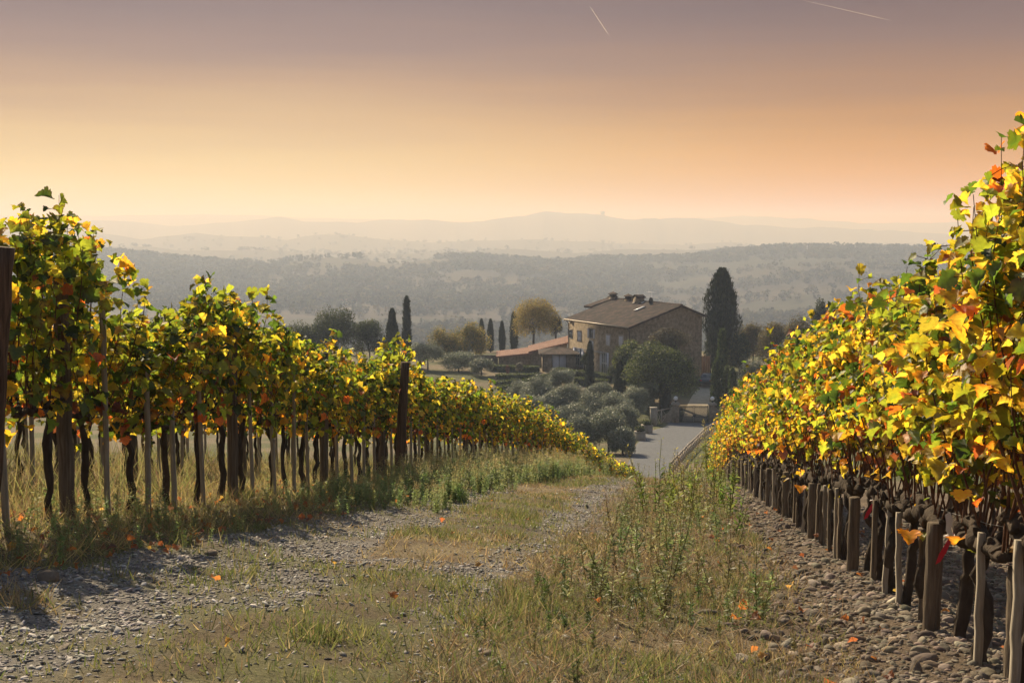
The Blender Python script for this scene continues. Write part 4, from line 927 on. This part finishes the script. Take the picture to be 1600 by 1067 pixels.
for i, (px, py, lab) in enumerate([(1000, 688, 'nearer square stone planter on the left edge of the road'), (1011, 677, 'farther square stone planter on the left edge of the road')]):
    p = gpt(px, py, 84); o = empty('stone_planter', p, .2, lab, 'planter', 'stone planters by the road'); s_ = p[1]/F; w = 14*s_
    k = MB(); k.box((0, 0, .35), (w, w, .9)); k.box((0, 0, .83), (w+.1, w+.1, .1)); k.build('box', M['stone_trim'], o)
    k = MB(); k.box((0, 0, .9), (w-.15, w-.15, .05)); k.build('soil', M['bark'], o)
    r = np.random.default_rng(i); n = 160; k = MB(); sc = r.uniform(.15, .3, n); scatter(k, QV, None, QT, np.stack([r.uniform(-.4, .4, n)*w, r.uniform(-.4, .4, n)*w, .9+.35*r.random(n)], 1), frames(r.normal(size=(n, 3)), r.normal(size=(n, 3))+np.array([0, 0, 1.])), np.stack([sc]*3, 1), pick(r, n, DG, [1, 1, 1])); k.build('plant', M['tree_leaf'], o)
# ------------------------------------------------------------------ parked cars beside the villa
M['car_paint'] = surfmat('car_paint', (.035, .042, .06), (.04, .047, .066), 1, .25, 0, spec=.6); M['car_pale'] = surfmat('car_pale', (.45, .46, .48), (.5, .5, .52), 1, .25, 0, spec=.6)
M['glass'] = surfmat('glass', (.02, .025, .03), (.03, .035, .04), 1, .06, 0, spec=.9); M['tyre'] = surfmat('tyre', (.012, .012, .012), (.025, .025, .025), 4, .9, 0); M['rim'] = surfmat('rim', (.3, .3, .31), (.4, .4, .4), 4, .3, 0, metal=.7)
M['red_lamp'] = surfmat('red_lamp', (.3, .01, .01), (.35, .015, .015), 3, .2, 0)
def car(px, Y, rz, paint, label):
    x = at(px, 500, Y)[0]; o = empty('parked_car', (x, Y, h1(x, Y)), rz, label, 'car', 'cars parked by the farmhouse')
    prof_ = [(-2.05, .35), (-2.1, .75), (-1.9, .98), (-1.25, 1.02), (-.75, 1.42), (.75, 1.46), (1.55, 1.05), (2.05, .92), (2.12, .55), (2.05, .33)]
    k = MB(); n = len(prof_); ws = [.80, .84, .84, .82, .66, .66, .80, .80, .84, .80]
    V = np.array([[(px_, s_*w, z) for s_ in (-1, -.6, 0, .6, 1)] for (px_, z), w in zip(prof_, ws)]); V[1:-1, 1:4, 2] += .03; k.grid(V)
    for c_, s_ in ((0, 1), (4, -1)):
        b = [V[i, c_] for i in range(n)]; k.add(np.array(b), t=[[0, i, i+1] if s_ > 0 else [0, i+1, i] for i in range(1, n-1)])
    k.build('body', M[paint], o)
    k = MB()
    for s_ in (-1, 1): k.add([(-1.0, s_*.815, 1.05), (1.35, s_*.80, 1.07), (.68, s_*.69, 1.40), (-.68, s_*.69, 1.37)], q=[[0, 1, 2, 3]])
    k.add([(1.50, -.7, 1.11), (1.50, .7, 1.11), (.80, .58, 1.475), (.80, -.58, 1.475)], q=[[0, 1, 2, 3]]); k.add([(-1.22, -.7, 1.085), (-1.22, .7, 1.085), (-.80, .58, 1.42), (-.80, -.58, 1.42)], q=[[3, 2, 1, 0]]); k.build('window', M['glass'], o)
    for wx in (-1.3, 1.32):
        for wy in (-.80, .80):
            k = MB(); a = np.linspace(0, 2*math.pi, 17); k.tube([(wx, wy-.1, .32), (wx, wy+.1, .32)], .32, 16); wh = k.build('wheel', M['tyre'], o)
            k = MB(); k.tube([(wx, wy-.108, .32), (wx, wy+.108, .32)], .19, 12); k.build('rim', M['rim'], wh)
    for s_ in (-1, 1):
        k = MB(); k.box((2.09, s_*.6, .72), (.08, .32, .14)); k.build('headlight', M['skylight'], o); k = MB(); k.box((-2.06, s_*.6, .82), (.08, .28, .16)); k.build('tail_light', M['red_lamp'], o)
car(1107, 160, R_(75), 'car_paint', 'dark blue parked car beside the farmhouse corner and the drive'); car(1140, 152, R_(20), 'car_pale', 'pale parked car glimpsed between the cypresses')
car(1196, 152, R_(160), 'car_pale', 'pale parked car with a glinting roof under the brown trees')
# ------------------------------------------------------------------ loose stones and gravel
I1, T1 = ico(1); I2, T2 = ico(2)
def stone_shape(seed, sub=2):
    v, t = (I2, T2) if sub == 2 else (I1, T1); r = np.random.default_rng(seed); v = v.copy()
    for j in range(4): ax = runit(1, r)[0]; d = v@ax; c_ = r.uniform(.45, .8); v = v-np.outer(np.clip(d-c_, 0, None), ax)*.85
    v *= (1+.08*np.sin(v@runit(3, r).T*3+r.uniform(0, 6, 3)).sum(1))[:, None]; return v*np.array([1, .75, .5]), t
def place_pts(n, tmin, tmax, xf, seed, power=1.0):
    """points with density falling off with distance, across band xf(t) -> (x0, x1)"""
    r = np.random.default_rng(seed); t = tmin*(tmax/tmin)**(r.random(n)**power); x0, x1 = xf(t); x = lerp(x0, x1, r.random(n)); return x, t*S, r
k = MB()
for v_ in range(6):                              # cobbly soil along the right row
    x, y, r = place_pts(9000, 3.2, 40, lambda t: (right_x(t)-1.7, right_x(t)+2.2), 700+v_, .85)
    kp = r.random(len(x)) < zone_stony(x, y)*(.35+.65*sstep(-1.4, -.5, x-right_x(y/S))); x, y = x[kp], y[kp]; n = len(x)
    sc = np.exp(r.normal(-4.25, .65, n)).clip(.006, .075); z = H(x, y)+sc*.02
    tv, tt = stone_shape(720+v_); Rm = frames(np.array([0, 0, 1.])+r.normal(size=(n, 3))*.3, r.normal(size=(n, 3)))
    scatter(k, tv, None, tt, np.stack([x, y, z], 1), Rm, np.stack([sc*r.uniform(.8, 1.3, n), sc, sc], 1), pick(r, n, [(.86, .83, .80), (1.08, 1.03, .97), (.6, .57, .54), (1.4, 1.36, 1.3)], [3, 3, 3, 1]))
tag(k.build('field_stones', M['stone']), 'rounded stones littering the ploughed soil under the right row', 'stones', kind='stuff')
k = MB()
for v_ in range(5):                              # flat chips of the track
    x, y, r = place_pts(26000, 3.3, 30, lambda t: (rut1(t)-1.8, rut2(t)+1.6), 740+v_, .8)
    kp = r.random(len(x)) < zone_gravel(x, y)*1.0+.07; x, y = x[kp], y[kp]; n = len(x)
    sc = np.exp(r.normal(-4.6, .45, n)).clip(.005, .035)*(1+.25*sstep(8, 20, y/S)); z = H(x, y)+sc*.15
    tv, tt = stone_shape(760+v_, 1); tv = tv*np.array([1, 1, .55]); Rm = frames(np.array([0, 0, 1.])+r.normal(size=(n, 3))*.35, r.normal(size=(n, 3)))
    scatter(k, tv, None, tt, np.stack([x, y, z], 1), Rm, np.stack([sc*r.uniform(.9, 1.6, n), sc, sc], 1), pick(r, n, [(.34, .325, .31), (.44, .42, .395), (.24, .225, .21), (.62, .60, .57)], [4, 4, 3, 1.2]))
tag(k.build('gravel', M['chip']), 'grey stone chips spread over the wheel tracks', 'gravel', kind='stuff')
stones = [(75, 906, 22, 'large brownish stone half buried in the grass at the left of the track'), (758, 1022, 13, 'grey stone in the dry grass at the bottom centre'), (1212, 877, 13, 'pale rounded stone at the edge of the weeds right of the track'),
          (330, 866, 12, 'flat grey stone at the foot of the shaded left verge'), (1293, 910, 10, 'pale stone on the soil left of the right row'), (100, 1012, 28, 'long flat white stone lying in the gravel at the lower left'), (1327, 872, 12, 'dark cobble on the stony soil beside the right row'),
          (1436, 942, 14, 'broad cobble beside the stout short post of the right row'), (1395, 1005, 15, 'smooth cobble on the stony soil at the lower right'), (1455, 1040, 14, 'cobble close to the stakes at the bottom right corner')]
for i, (px, py, hw, lab) in enumerate(stones):
    p = gpt(px, py, 3); s_ = hw*p[1]/F; tv, tt = stone_shape(780+i); k = MB(); k.add(tv*s_, t=tt, col=(1.2, 1.15, 1.05) if 'pale' in lab or 'white' in lab else (.95, .85, .75))
    o = k.build('stone', M['stone'], None, True); o.location = (p[0], p[1], h1(p[0], p[1])+s_*(.15 if 'long' not in lab else .02)); o.rotation_euler = (0, 0, .3*i if i else .1); tag(o, lab, 'stone')
    if 'long' in lab: o.scale = (1, .45, .3)

# ------------------------------------------------------------------ grass, straw, weeds, fallen leaves
def blade(bend=.35):
    v = np.array([[-.5, 0, 0], [.5, 0, 0], [.32, bend*.35, .55], [-.32, bend*.35, .55], [0, bend, 1.]]); return v, np.array([[0, 1, 2, 3]]), np.array([[3, 2, 4]])
BV, BQ, BT = blade()
def blades(mb, x, y, r, hgt, wid, pal, pw, lean=.35, z0=None):
    n = len(x); z = H(x, y)-.005 if z0 is None else z0
    az = r.uniform(0, 2*math.pi, n); Rm = rotz(az)
    tilt = r.normal(size=(n, 2))*lean; up = np.column_stack([tilt, np.ones(n)]); up /= np.linalg.norm(up, axis=1)[:, None]
    xa = Rm[:, 0]; xa = xa-(xa*up).sum(1)[:, None]*up; xa /= np.linalg.norm(xa, axis=1)[:, None]; ya = np.cross(up, xa); Rf = np.stack([xa, ya, up], 1)
    scatter(mb, BV, BQ, BT, np.stack([x, y, z], 1), Rf, np.stack([wid, hgt, hgt], 1), pick(r, n, pal, pw))
GRN = [(.135, .15, .045), (.10, .13, .035), (.18, .18, .06), (.24, .205, .10)]
STRAW = [(.36, .28, .14), (.28, .21, .10), (.22, .15, .075), (.17, .16, .06)]
k = MB()                                          # short grass of the track and verges, in tufts
x, y, r = place_pts(250000, 3.2, 46, lambda t: (left_x(t)-.2, right_x(t)-.7), 801, 1.02)
pr = (1-zone_gravel(x, y)*.93)*(.25+.75*sstep(.38, .62, fbm(x/.8, y/.8, 90, 4)))*(.35+.65*sstep(.35, .6, fbm(x/.16, y/.16, 91, 2)))
kp = r.random(len(x)) < pr; x, y = x[kp], y[kp]; n = len(x); t = y/S
gn = sstep(.4, .6, fbm(x/1.7, y/1.7, 71, 4))
hb = (.035+.06*r.random(n))*(.6+1.2*sstep(.5, .75, fbm(x/.6, y/.6, 92, 3)))*(1+.012*t)
hb = np.maximum(hb, .02)
wd = .0035+.003*r.random(n)+.00035*t
half = r.random(n) < gn*.85
blades(k, x[half], y[half], r, hb[half], wd[half], GRN, [4, 3, 3, 2], .5); blades(k, x[~half], y[~half], r, hb[~half]*.9, wd[~half], STRAW, [3, 4, 3, 2], .9)
tag(k.build('grass', M['grass']), 'short dry and green grass on the track and its verges', 'grass', kind='stuff')
k = MB()                                          # brown straw litter lying on the right and in the left verge
x, y, r = place_pts(52000, 3.2, 36, lambda t: (rut2(t)+.2, right_x(t)-.5), 811, .8); kp = r.random(len(x)) < (1-.8*zone_stony(x, y))*(.3+.7*sstep(.4, .6, fbm(x/.7, y/.7, 93, 3))); x, y = x[kp], y[kp]; n = len(x)
blades(k, x, y, r, .08+.14*r.random(n), .003+.003*r.random(n), [(.22, .155, .085), (.30, .225, .13), (.15, .10, .06), (.12, .115, .045)], [4, 3, 3, 2], 1.9)
x, y, r = place_pts(60000, 4.5, 45, lambda t: (left_x(t)-4.5, np.minimum(left_x(t)+1.1, rut1(t)-.5)), 812, .9); kp = r.random(len(x)) < (.3+.7*sstep(.42, .6, fbm(x/.6, y/.6, 94, 3))); x, y = x[kp], y[kp]; n = len(x)
blades(k, x, y, r, .10+.20*r.random(n), .004+.004*r.random(n), [(.36, .29, .12), (.30, .22, .10), (.20, .13, .07), (.20, .20, .055)], [4, 4, 3, 3], .9)
tag(k.build('dry_grass', M['grass']), 'tangled straw and dry grass beside the vine rows', 'dry grass', kind='stuff')
k = MB()                                          # tall backlit grass between the left rows
x, y, r = place_pts(60000, 7.5, 40, lambda t: (left_x(t)-9, left_x(t)-.6), 821, 1.0); d = x-left_x(y/S)
kp = (np.abs(((d+1.5) % 3)-1.5) > .45) & (r.random(len(x)) < (.12+.88*sstep(.42, .58, fbm(x/.9, y/.9, 95, 3)))); x, y = x[kp], y[kp]; n = len(x)
blades(k, x, y, r, (.10+.45*r.random(n)**1.3)*(.45+.9*sstep(.35, .65, fbm(x/1.4, y/1.4, 98, 3))), .006+.006*r.random(n), [(.26, .25, .09), (.19, .215, .07), (.34, .29, .13), (.27, .19, .10), (.17, .12, .065)], [4, 3, 3, 2, 1.5], .5)
tag(k.build('tall_grass', M['grass']), 'tall pale grass growing between the left vine rows', 'grass', kind='stuff')

def weed_template(seed, h_, dense, feathery):
    """upright fleabane: stalk with narrow leaves, feathery branched head"""
    r = np.random.default_rng(seed); m = MB()
    ns = 1+(r.random() < .4)
    for s_ in range(ns):
        hh = h_*(1-.25*s_)*r.uniform(.9, 1.1); b = np.array([.04*s_, .02*s_, 0]); lx, ly = r.normal(size=2)*.07*hh
        n = 7; w = np.linspace(0, 1, n); P = np.stack([b[0]+lx*w**1.5+.006*r.normal(size=n), b[1]+ly*w**1.5+.006*r.normal(size=n), hh*w], 1)
        m.tube(P, np.linspace(.004, .0015, n)*(1+h_), 3, False, col=(.8, .75, .5))
        nl = int(dense*hh); f = r.uniform(.05, 1, nl)**.9; q = np.stack([np.interp(f, w, P[:, i]) for i in range(3)], 1); a = r.uniform(0, 2*math.pi, nl)
        up = np.stack([np.cos(a), np.sin(a), .5+.5*r.random(nl)+.5*f], 1); sc = np.where(f > .62, .036, .10)*r.uniform(.6, 1.2, nl)*(.7+.4*h_)
        off = np.where(f > .62, feathery, .0)*hh*(1.15-f)*r.random(nl); q = q+np.stack([np.cos(a), np.sin(a), .35*np.ones(nl)], 1)*off[:, None]
        scatter(m, QV*np.array([.45, 1, 1]), None, QT, q, frames(r.normal(size=(nl, 3))*.5+np.array([0, 0, .7]), up), np.stack([sc]*3, 1), np.where(f[:, None] > .66, np.array([[1.35, 1.2, 1.0]]), np.array([[.8, 1.0, .75]]))*r.uniform(.75, 1.25, (nl, 1)))
    return np.vstack(m.v), (np.vstack(m.q) if m.q else None), np.vstack(m.t), np.vstack(m.c)
def weeds(name, label, spec, seed):
    k = MB()
    for j, (cnt, tmin, tmax, xf, hmin, hmax, dense, fea, pal, pw, clump) in enumerate(spec):
        for v_ in range(4):
            tv, tq, tt, tcol = weed_template(seed+j*10+v_, 1.0, dense, fea)
            x, y, r = place_pts(cnt//4, tmin, tmax, xf, seed*3+j*10+v_, .9)
            kp = r.random(len(x)) < .12+.88*sstep(clump, clump+.16, fbm(x/1.1, y/1.1, 96+j, 3)); kp &= zone_gravel(x, y) < .5; tq_ = x/(y/S); kp &= ~((y/S > 17) & (tq_ > .13) & (tq_ < .205) & (name != 'bank_scrub') & (r.random(len(x)) < .9)); x, y = x[kp], y[kp]; n = len(x)
            hh = r.uniform(hmin, hmax, n)*np.interp(y/S, [12, 19], [.45 if hmax == .85 else 1, 1])*(.75+.5*fbm(x/1.5, y/1.5, 97, 2)); lean = r.normal(size=(n, 3))*(.2 if name == 'verge_weeds' else .12)+np.array([0, 0, 1.])
            a = r.uniform(0, 6.28, n); Rm = frames(lean, np.stack([np.cos(a), np.sin(a), np.zeros(n)], 1))
            scatter(k, tv, tq, tt, np.stack([x, y, H(x, y)-.02], 1), Rm, np.stack([hh*1.1, hh*1.1, hh], 1), pick(r, n, pal, pw), tcol)
    return tag(k.build(name, M['grass']), label, 'weeds', kind='stuff')
WG = [(.29, .31, .15), (.36, .35, .19), (.22, .255, .115), (.40, .345, .19)]
weeds('tall_weeds', 'grey green feathery weeds crowding the foot of the front left row', [
    (2600, 12.5, 46, lambda t: (left_x(t)+.3, np.minimum(left_x(t)+2.2, rut1(t)-.15+.04*t)), .35, .85, 170, .22, WG, [3, 3, 2, 2], .33),
    (330, 5.5, 14, lambda t: (left_x(t)-.3, np.minimum(left_x(t)+1.6, rut1(t)-.5)), .18, .42, 110, .15, WG, [2, 2, 3, 2], .46),
    (350, 26, 52, lambda t: (left_x(t)+.5, rut2(t)+1.5), .45, .8, 130, .25, [(.30, .27, .13), (.24, .24, .10), (.2, .22, .08)], [3, 2, 2], .38)], 830)
weeds('verge_weeds', 'thin upright weeds between the track and the right row', [
    (420, 5.5, 34, lambda t: (rut2(t)+.55, right_x(t)-1.0), .30, .62, 90, .10, [(.25, .235, .13), (.32, .27, .17), (.18, .20, .095), (.24, .18, .11)], [3, 3, 3, 2], .44),
    (170, 12, 36, lambda t: (rut2(t)+.9, right_x(t)-.9), .7, 1.15, 70, .07, [(.27, .27, .08), (.32, .28, .12), (.2, .23, .06)], [3, 2, 2], .42),
    (500, 3.5, 9, lambda t: (rut2(t)+.35, right_x(t)-1.0), .10, .28, 110, .18, [(.15, .16, .06), (.20, .15, .08), (.12, .15, .045)], [3, 3, 2], .42),
    (420, 28, 56, lambda t: (rut2(t)+1.0, right_x(t)-.3), .3, .65, 90, .12, [(.28, .27, .10), (.32, .28, .13), (.2, .22, .07)], [3, 2, 2], .32)], 860)
# low scrub on the bank right of the fence
weeds('bank_scrub', 'brown scrub on the bank between the fence and the right row', [
    (700, 62, 104, lambda t: ((1052+(t-62)*1.9-800)/F*t*S+.6, (1052+(t-62)*1.9-800)/F*t*S+9), .35, .8, 80, .3, [(.13, .10, .05), (.17, .135, .07), (.09, .095, .035)], [3, 3, 2], .35)], 890)
# a single tall yellowish weed standing against the fence and the spiky one at the bottom
def single_weed(px, py_base, t, hgt, dense, fea, col, label, seed):
    x = (px-800)/F*t*S; y = t*S; tv, tq, tt, tcol = weed_template(seed, 1.0, dense, fea); k = MB(); k.add(tv*hgt, tq, tt, tcol*np.array(col)); o = k.build('weed_plant', M['grass']); o.location = (x, y, h1(x, y)-.02); tag(o, label, 'weed')
single_weed(1108, 745, 33, 2.0, 260, .12, (.30, .28, .09), 'single tall yellow green weed rising in front of the rustic fence', 901)
single_weed(1106, 1066, 3.75, .13, 600, .3, (.34, .31, .16), 'small pale spiky weed at the bottom edge of the picture', 902)
single_weed(458, 880, 7.6, .28, 30, .05, (.2, .15, .08), 'thin dry stalk at the left edge of the gravel track', 903)
k = MB()                                          # fallen vine leaves
for j, (n, xf, t0, t1) in enumerate([(700, lambda t: (left_x(t)-1.5, left_x(t)+1.4), 5, 30), (22, lambda t: (rut1(t), right_x(t)-1), 3.6, 28), (130, lambda t: (right_x(t)-1.4, right_x(t)+1.5), 3.4, 28)]):
    x, y, r = place_pts(n, t0, t1, xf, 910+j, .9); n = len(x); sc = r.uniform(.03, .062, n)
    nr = np.array([0, 0, 1.])+r.normal(size=(n, 3))*.55; scatter(k, LV, None, LT, np.stack([x, y, H(x, y)+.03+.05*r.random(n)], 1), frames(nr, r.normal(size=(n, 3))), np.stack([sc, sc, sc*1.8], 1), pick(r, n, [(.30, .115, .03), (.25, .08, .028), (.16, .075, .04), (.36, .22, .05)], [4, 3, 2, 1.2]))
tag(k.build('fallen_leaves', M['vine_leaf']), 'orange and rust vine leaves fallen on the ground', 'fallen leaves', kind='stuff')

# ------------------------------------------------------------------ far woods, ridge trees, far houses
def far_template(seed, m, w=1.0):
    r = np.random.default_rng(seed); d = runit(m, r); p = d*np.array([.45*w, .45*w, .42])*(.6+.4*r.random((m, 1)))+np.array([0, 0, .52]); p[:, 2] *= 1
    k = MB(); sc = r.uniform(.22, .40, m); scatter(k, QV*np.array([1.5, 1, 1]), None, QT, p, frames(d+r.normal(size=(m, 3))*.4, r.normal(size=(m, 3))), np.stack([sc]*3, 1), .6+.8*r.random((m, 1))*np.ones((1, 3)))
    return np.vstack(k.v), np.vstack(k.t), np.vstack(k.c)
k = MB(); r = np.random.default_rng(950)
n = 75000; th = np.radians(r.uniform(-31, 31, n)); rr_ = 420*(5200/420)**(r.random(n)**.72)
x, y = np.sin(th)*rr_, np.cos(th)*rr_
den = sstep(.43, .50, fbm(x/260, y/260, 85, 4))*1.0+.002+.15*sstep(.66, .72, fbm(x/90, y/90, 86, 3))+.9*(np.abs(((x*.3+y)/210+.6*fbm(x/200, y/200, 87)) % 1-.5) < .025)
den = np.where((rr_ > 1450) & (rr_ < 2150), den+.45*sstep(.40, .6, fbm(x/330, y/330, 88, 3)), den)
den = np.where(rr_ > 2250, den*.10, den)
kp = r.random(n) < den; x, y, rr_ = x[kp], y[kp], rr_[kp]
for v_ in range(5):
    s_ = slice(v_, None, 5); xs, ys, rs = x[s_], y[s_], rr_[s_]; m = len(xs); tv, tt, tcol = far_template(960+v_, 34)
    hg = r.uniform(5, 11, m)*(1+.15*(rs > 2000)); wd = hg*r.uniform(.7, 1.15, m)*np.where(rs > 1600, 1.4, 1)
    pal = pick(r, m, [(.055, .056, .032), (.07, .07, .038), (.095, .088, .045), (.125, .105, .05)], [4, 4, 3, 1.2])
    scatter(k, tv, None, tt, np.stack([xs, ys, H(xs, ys)-.4], 1), rotz(r.uniform(0, 6.28, m)), np.stack([wd, wd, hg], 1), pal, tcol)
tag(k.build('distant_woods', M['far_wood']), 'hazy woods and hedgerows over the far hills', 'woods', kind='stuff')
def far_thing_tree(name, px, R, w, hgt, label, group, seed, col, tall=False):
    # on the crest of a ridge: walk outwards along the sight direction to the highest point near R
    ys = np.linspace(R*.9, R*1.1, 200); xs = (px-800)/F*ys; zs = H(xs, ys); i = int(np.argmax(zs/ys)); 
    tv, tt, tcol = far_template(seed, 60 if not tall else 90); o = empty(name, (xs[i], ys[i], zs[i]-.5), 0, label, 'cypress' if tall else 'tree', group)
    k = MB(); tv = tv.copy(); tv[:, :2] *= w; tv[:, 2] = tv[:, 2]*hgt; 
    if tall: tv[:, :2] *= (1.15-tv[:, 2:]/hgt*.8)
    k.add(tv, t=tt, col=tcol*np.array(col)); k.build('crown', M['far_wood'], o); k = MB(); k.tube([(0, 0, -1), (0, 0, hgt*.4)], w*.06, 5); k.build('trunk', M['bark'], o)
for i, (px, w, h_) in enumerate([(269, 7, 10), (275.5, 6, 11)]): far_thing_tree('ridge_tree', px, 2050, w, h_, ['left one of two lone trees side by side on the left ridge', 'right one of two lone trees side by side on the left ridge'][i], 'lone trees on the left ridge', 980+i, (.05, .05, .03))
for i, (px, w, h_) in enumerate([(181, 5, 10), (212, 16, 9), (512, 11, 8), (918, 11, 7), (1103, 8, 9), (1124, 8, 7)]): far_thing_tree('ridge_tree', px, 2050, w, h_, ['slim tree at the left end of the left ridge', 'broad clump-like tree on the left ridge near the first vines', 'round tree on the slope left of centre below the ridge line', 'round lone tree on the middle ridge above the farmhouse', 'pointed tree on the ridge above the huge cypress', 'smaller tree on the ridge right of the huge cypress'][i], 'single trees on the nearer ridge', 984+i, (.05, .05, .03))
rc = random.Random(5)
for i, px in enumerate([1262, 1266, 1271, 1276, 1279, 1285, 1291, 1240, 1232, 1347, 1355, 1378, 1395, 1405, 1424]): far_thing_tree('ridge_cypress', px+rc.uniform(-1, 1), 2050, 3.2, rc.uniform(7, 12), 'tiny dark cypress among those spiking the skyline of the right ridge', 'cypresses on the right ridge', 1000+i, (.035, .038, .025), True)
far_thing_tree('ridge_tree', 941, 5600, 26, 22, 'tiny lone tree on the shoulder of the highest far hill', None, 1030, (.04, .04, .03))
M['far_wall'] = surfmat('far_wall', (.42, .36, .29), (.5, .44, .36), .2, .9, 0)
def far_house(px, R, L_, D_, hw, rz, label, py=None):
    if py: p = gpt(px, py, 300, 6000); x, y, z = p[0], p[1], h1(p[0], p[1])
    else:
        ys = np.linspace(R*.9, R*1.1, 200); xs = (px-800)/F*ys; zs = H(xs, ys); i = int(np.argmax(zs/ys)); x, y, z = xs[i], ys[i]-8, zs[i]-.3
    o = empty('far_house', (x, y, z), rz, label, 'house', 'houses on the far hills')
    k = MB(); v = [(s_*L_/2, d_, zz_) for s_ in (-1, 1) for d_, zz_ in ((-D_/2, -3), (-D_/2, hw), (0, hw+D_*.2), (D_/2, hw), (D_/2, -3))]
    k.add(v, q=[[0, 5, 6, 1], [4, 3, 8, 9]], t=[[0, 1, 4], [1, 3, 4], [1, 2, 3], [5, 9, 6], [6, 9, 8], [6, 8, 7]]); k.build('wall', M['far_wall'], o)
    k = MB(); e = .6
    for s_ in (-1, 1): k.add([(-L_/2-e, s_*(D_/2+e), hw-.05), (L_/2+e, s_*(D_/2+e), hw-.05), (L_/2+e, 0, hw+D_*.2+.35), (-L_/2-e, 0, hw+D_*.2+.35), (-L_/2-e, s_*(D_/2+e), hw-.3), (L_/2+e, s_*(D_/2+e), hw-.3), (L_/2+e, 0, hw+D_*.2+.1), (-L_/2-e, 0, hw+D_*.2+.1)], q=[[0, 1, 2, 3], [7, 6, 5, 4], [0, 4, 5, 1], [1, 5, 6, 2], [3, 7, 4, 0]])
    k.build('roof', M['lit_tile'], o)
    for j in range(3): k = MB(); k.box((-L_*.3+L_*.3*j, -D_/2-.03, hw*.6), (1.0, .1, 1.4)); k.build('window', M['pane'], o)
far_house(196, 2050, 20, 9, 6, .3, 'pale farmhouse on the crest of the left ridge'); far_house(1207, 2050, 18, 9, 6, -.2, 'pale house on the right ridge among cypresses')
far_house(545, 0, 14, 8, 5, .5, 'small white house low in the misty valley left of centre', 478); far_house(1040, 0, 12, 8, 5, .2, 'small pale house on the hillside right of centre', 405)
# ------------------------------------------------------------------ contrails high above
M['trail'] = surfmat('trail', (.8, .72, .66), (.85, .78, .7), 1, 1, 0)
def trail(x0, y0, x1, y1, Y, w, label):
    a, b = at(x0, y0, Y), at(x1, y1, Y*1.06); n = 30; s_ = np.linspace(0, 1, n); P = a+(b-a)*s_[:, None]+rng.normal(size=(n, 3))*w*.15
    m, nn, l, o = newmat('vapour'); d = nn.new('ShaderNodeBsdfDiffuse'); d.inputs['Color'].default_value = (.9, .82, .75, 1); tr = nn.new('ShaderNodeBsdfTransparent'); tl = nn.new('ShaderNodeBsdfTranslucent'); tl.inputs['Color'].default_value = (.9, .82, .75, 1)
    x = nn.new('ShaderNodeMixShader'); l.new(d.outputs[0], x.inputs[1]); l.new(tl.outputs[0], x.inputs[2]); y = nn.new('ShaderNodeMixShader'); y.inputs[0].default_value = .45; l.new(tr.outputs[0], y.inputs[1]); l.new(x.outputs[0], y.inputs[2]); l.new(y.outputs[0], o.inputs['Surface'])
    k = MB(); k.tube(P, w*np.interp(s_, [0, .1, .8, 1], [.25, .7, 1, .2]), 6); tag(k.build('contrail', m, None, True), label, 'contrail')
trail(922, 11, 951, 55, 9000, 2.2, 'short white contrail slanting down near the top centre of the sky'); trail(1255, 1, 1394, 33, 9000, 1.1, 'long faint contrail at the upper right of the sky')
# ------------------------------------------------------------------ the air
HAZE = 4.5e-4
k = MB(); k.box((0, 0, (72-95)/2), (18600, 18600, 72+95))
m, n, l, o_ = newmat('haze'); pv = n.new('ShaderNodeVolumePrincipled'); pv.inputs['Density'].default_value = HAZE; pv.inputs['Color'].default_value = (.50, .60, .80, 1); pv.inputs['Absorption Color'].default_value = (1, .60, .0, 1); pv.inputs['Anisotropy'].default_value = .2
l.new(pv.outputs[0], o_.inputs['Volume'])
hz = k.build('haze', m); tag(hz, kind='stuff', label='warm pale haze filling the valley air', cat='haze')
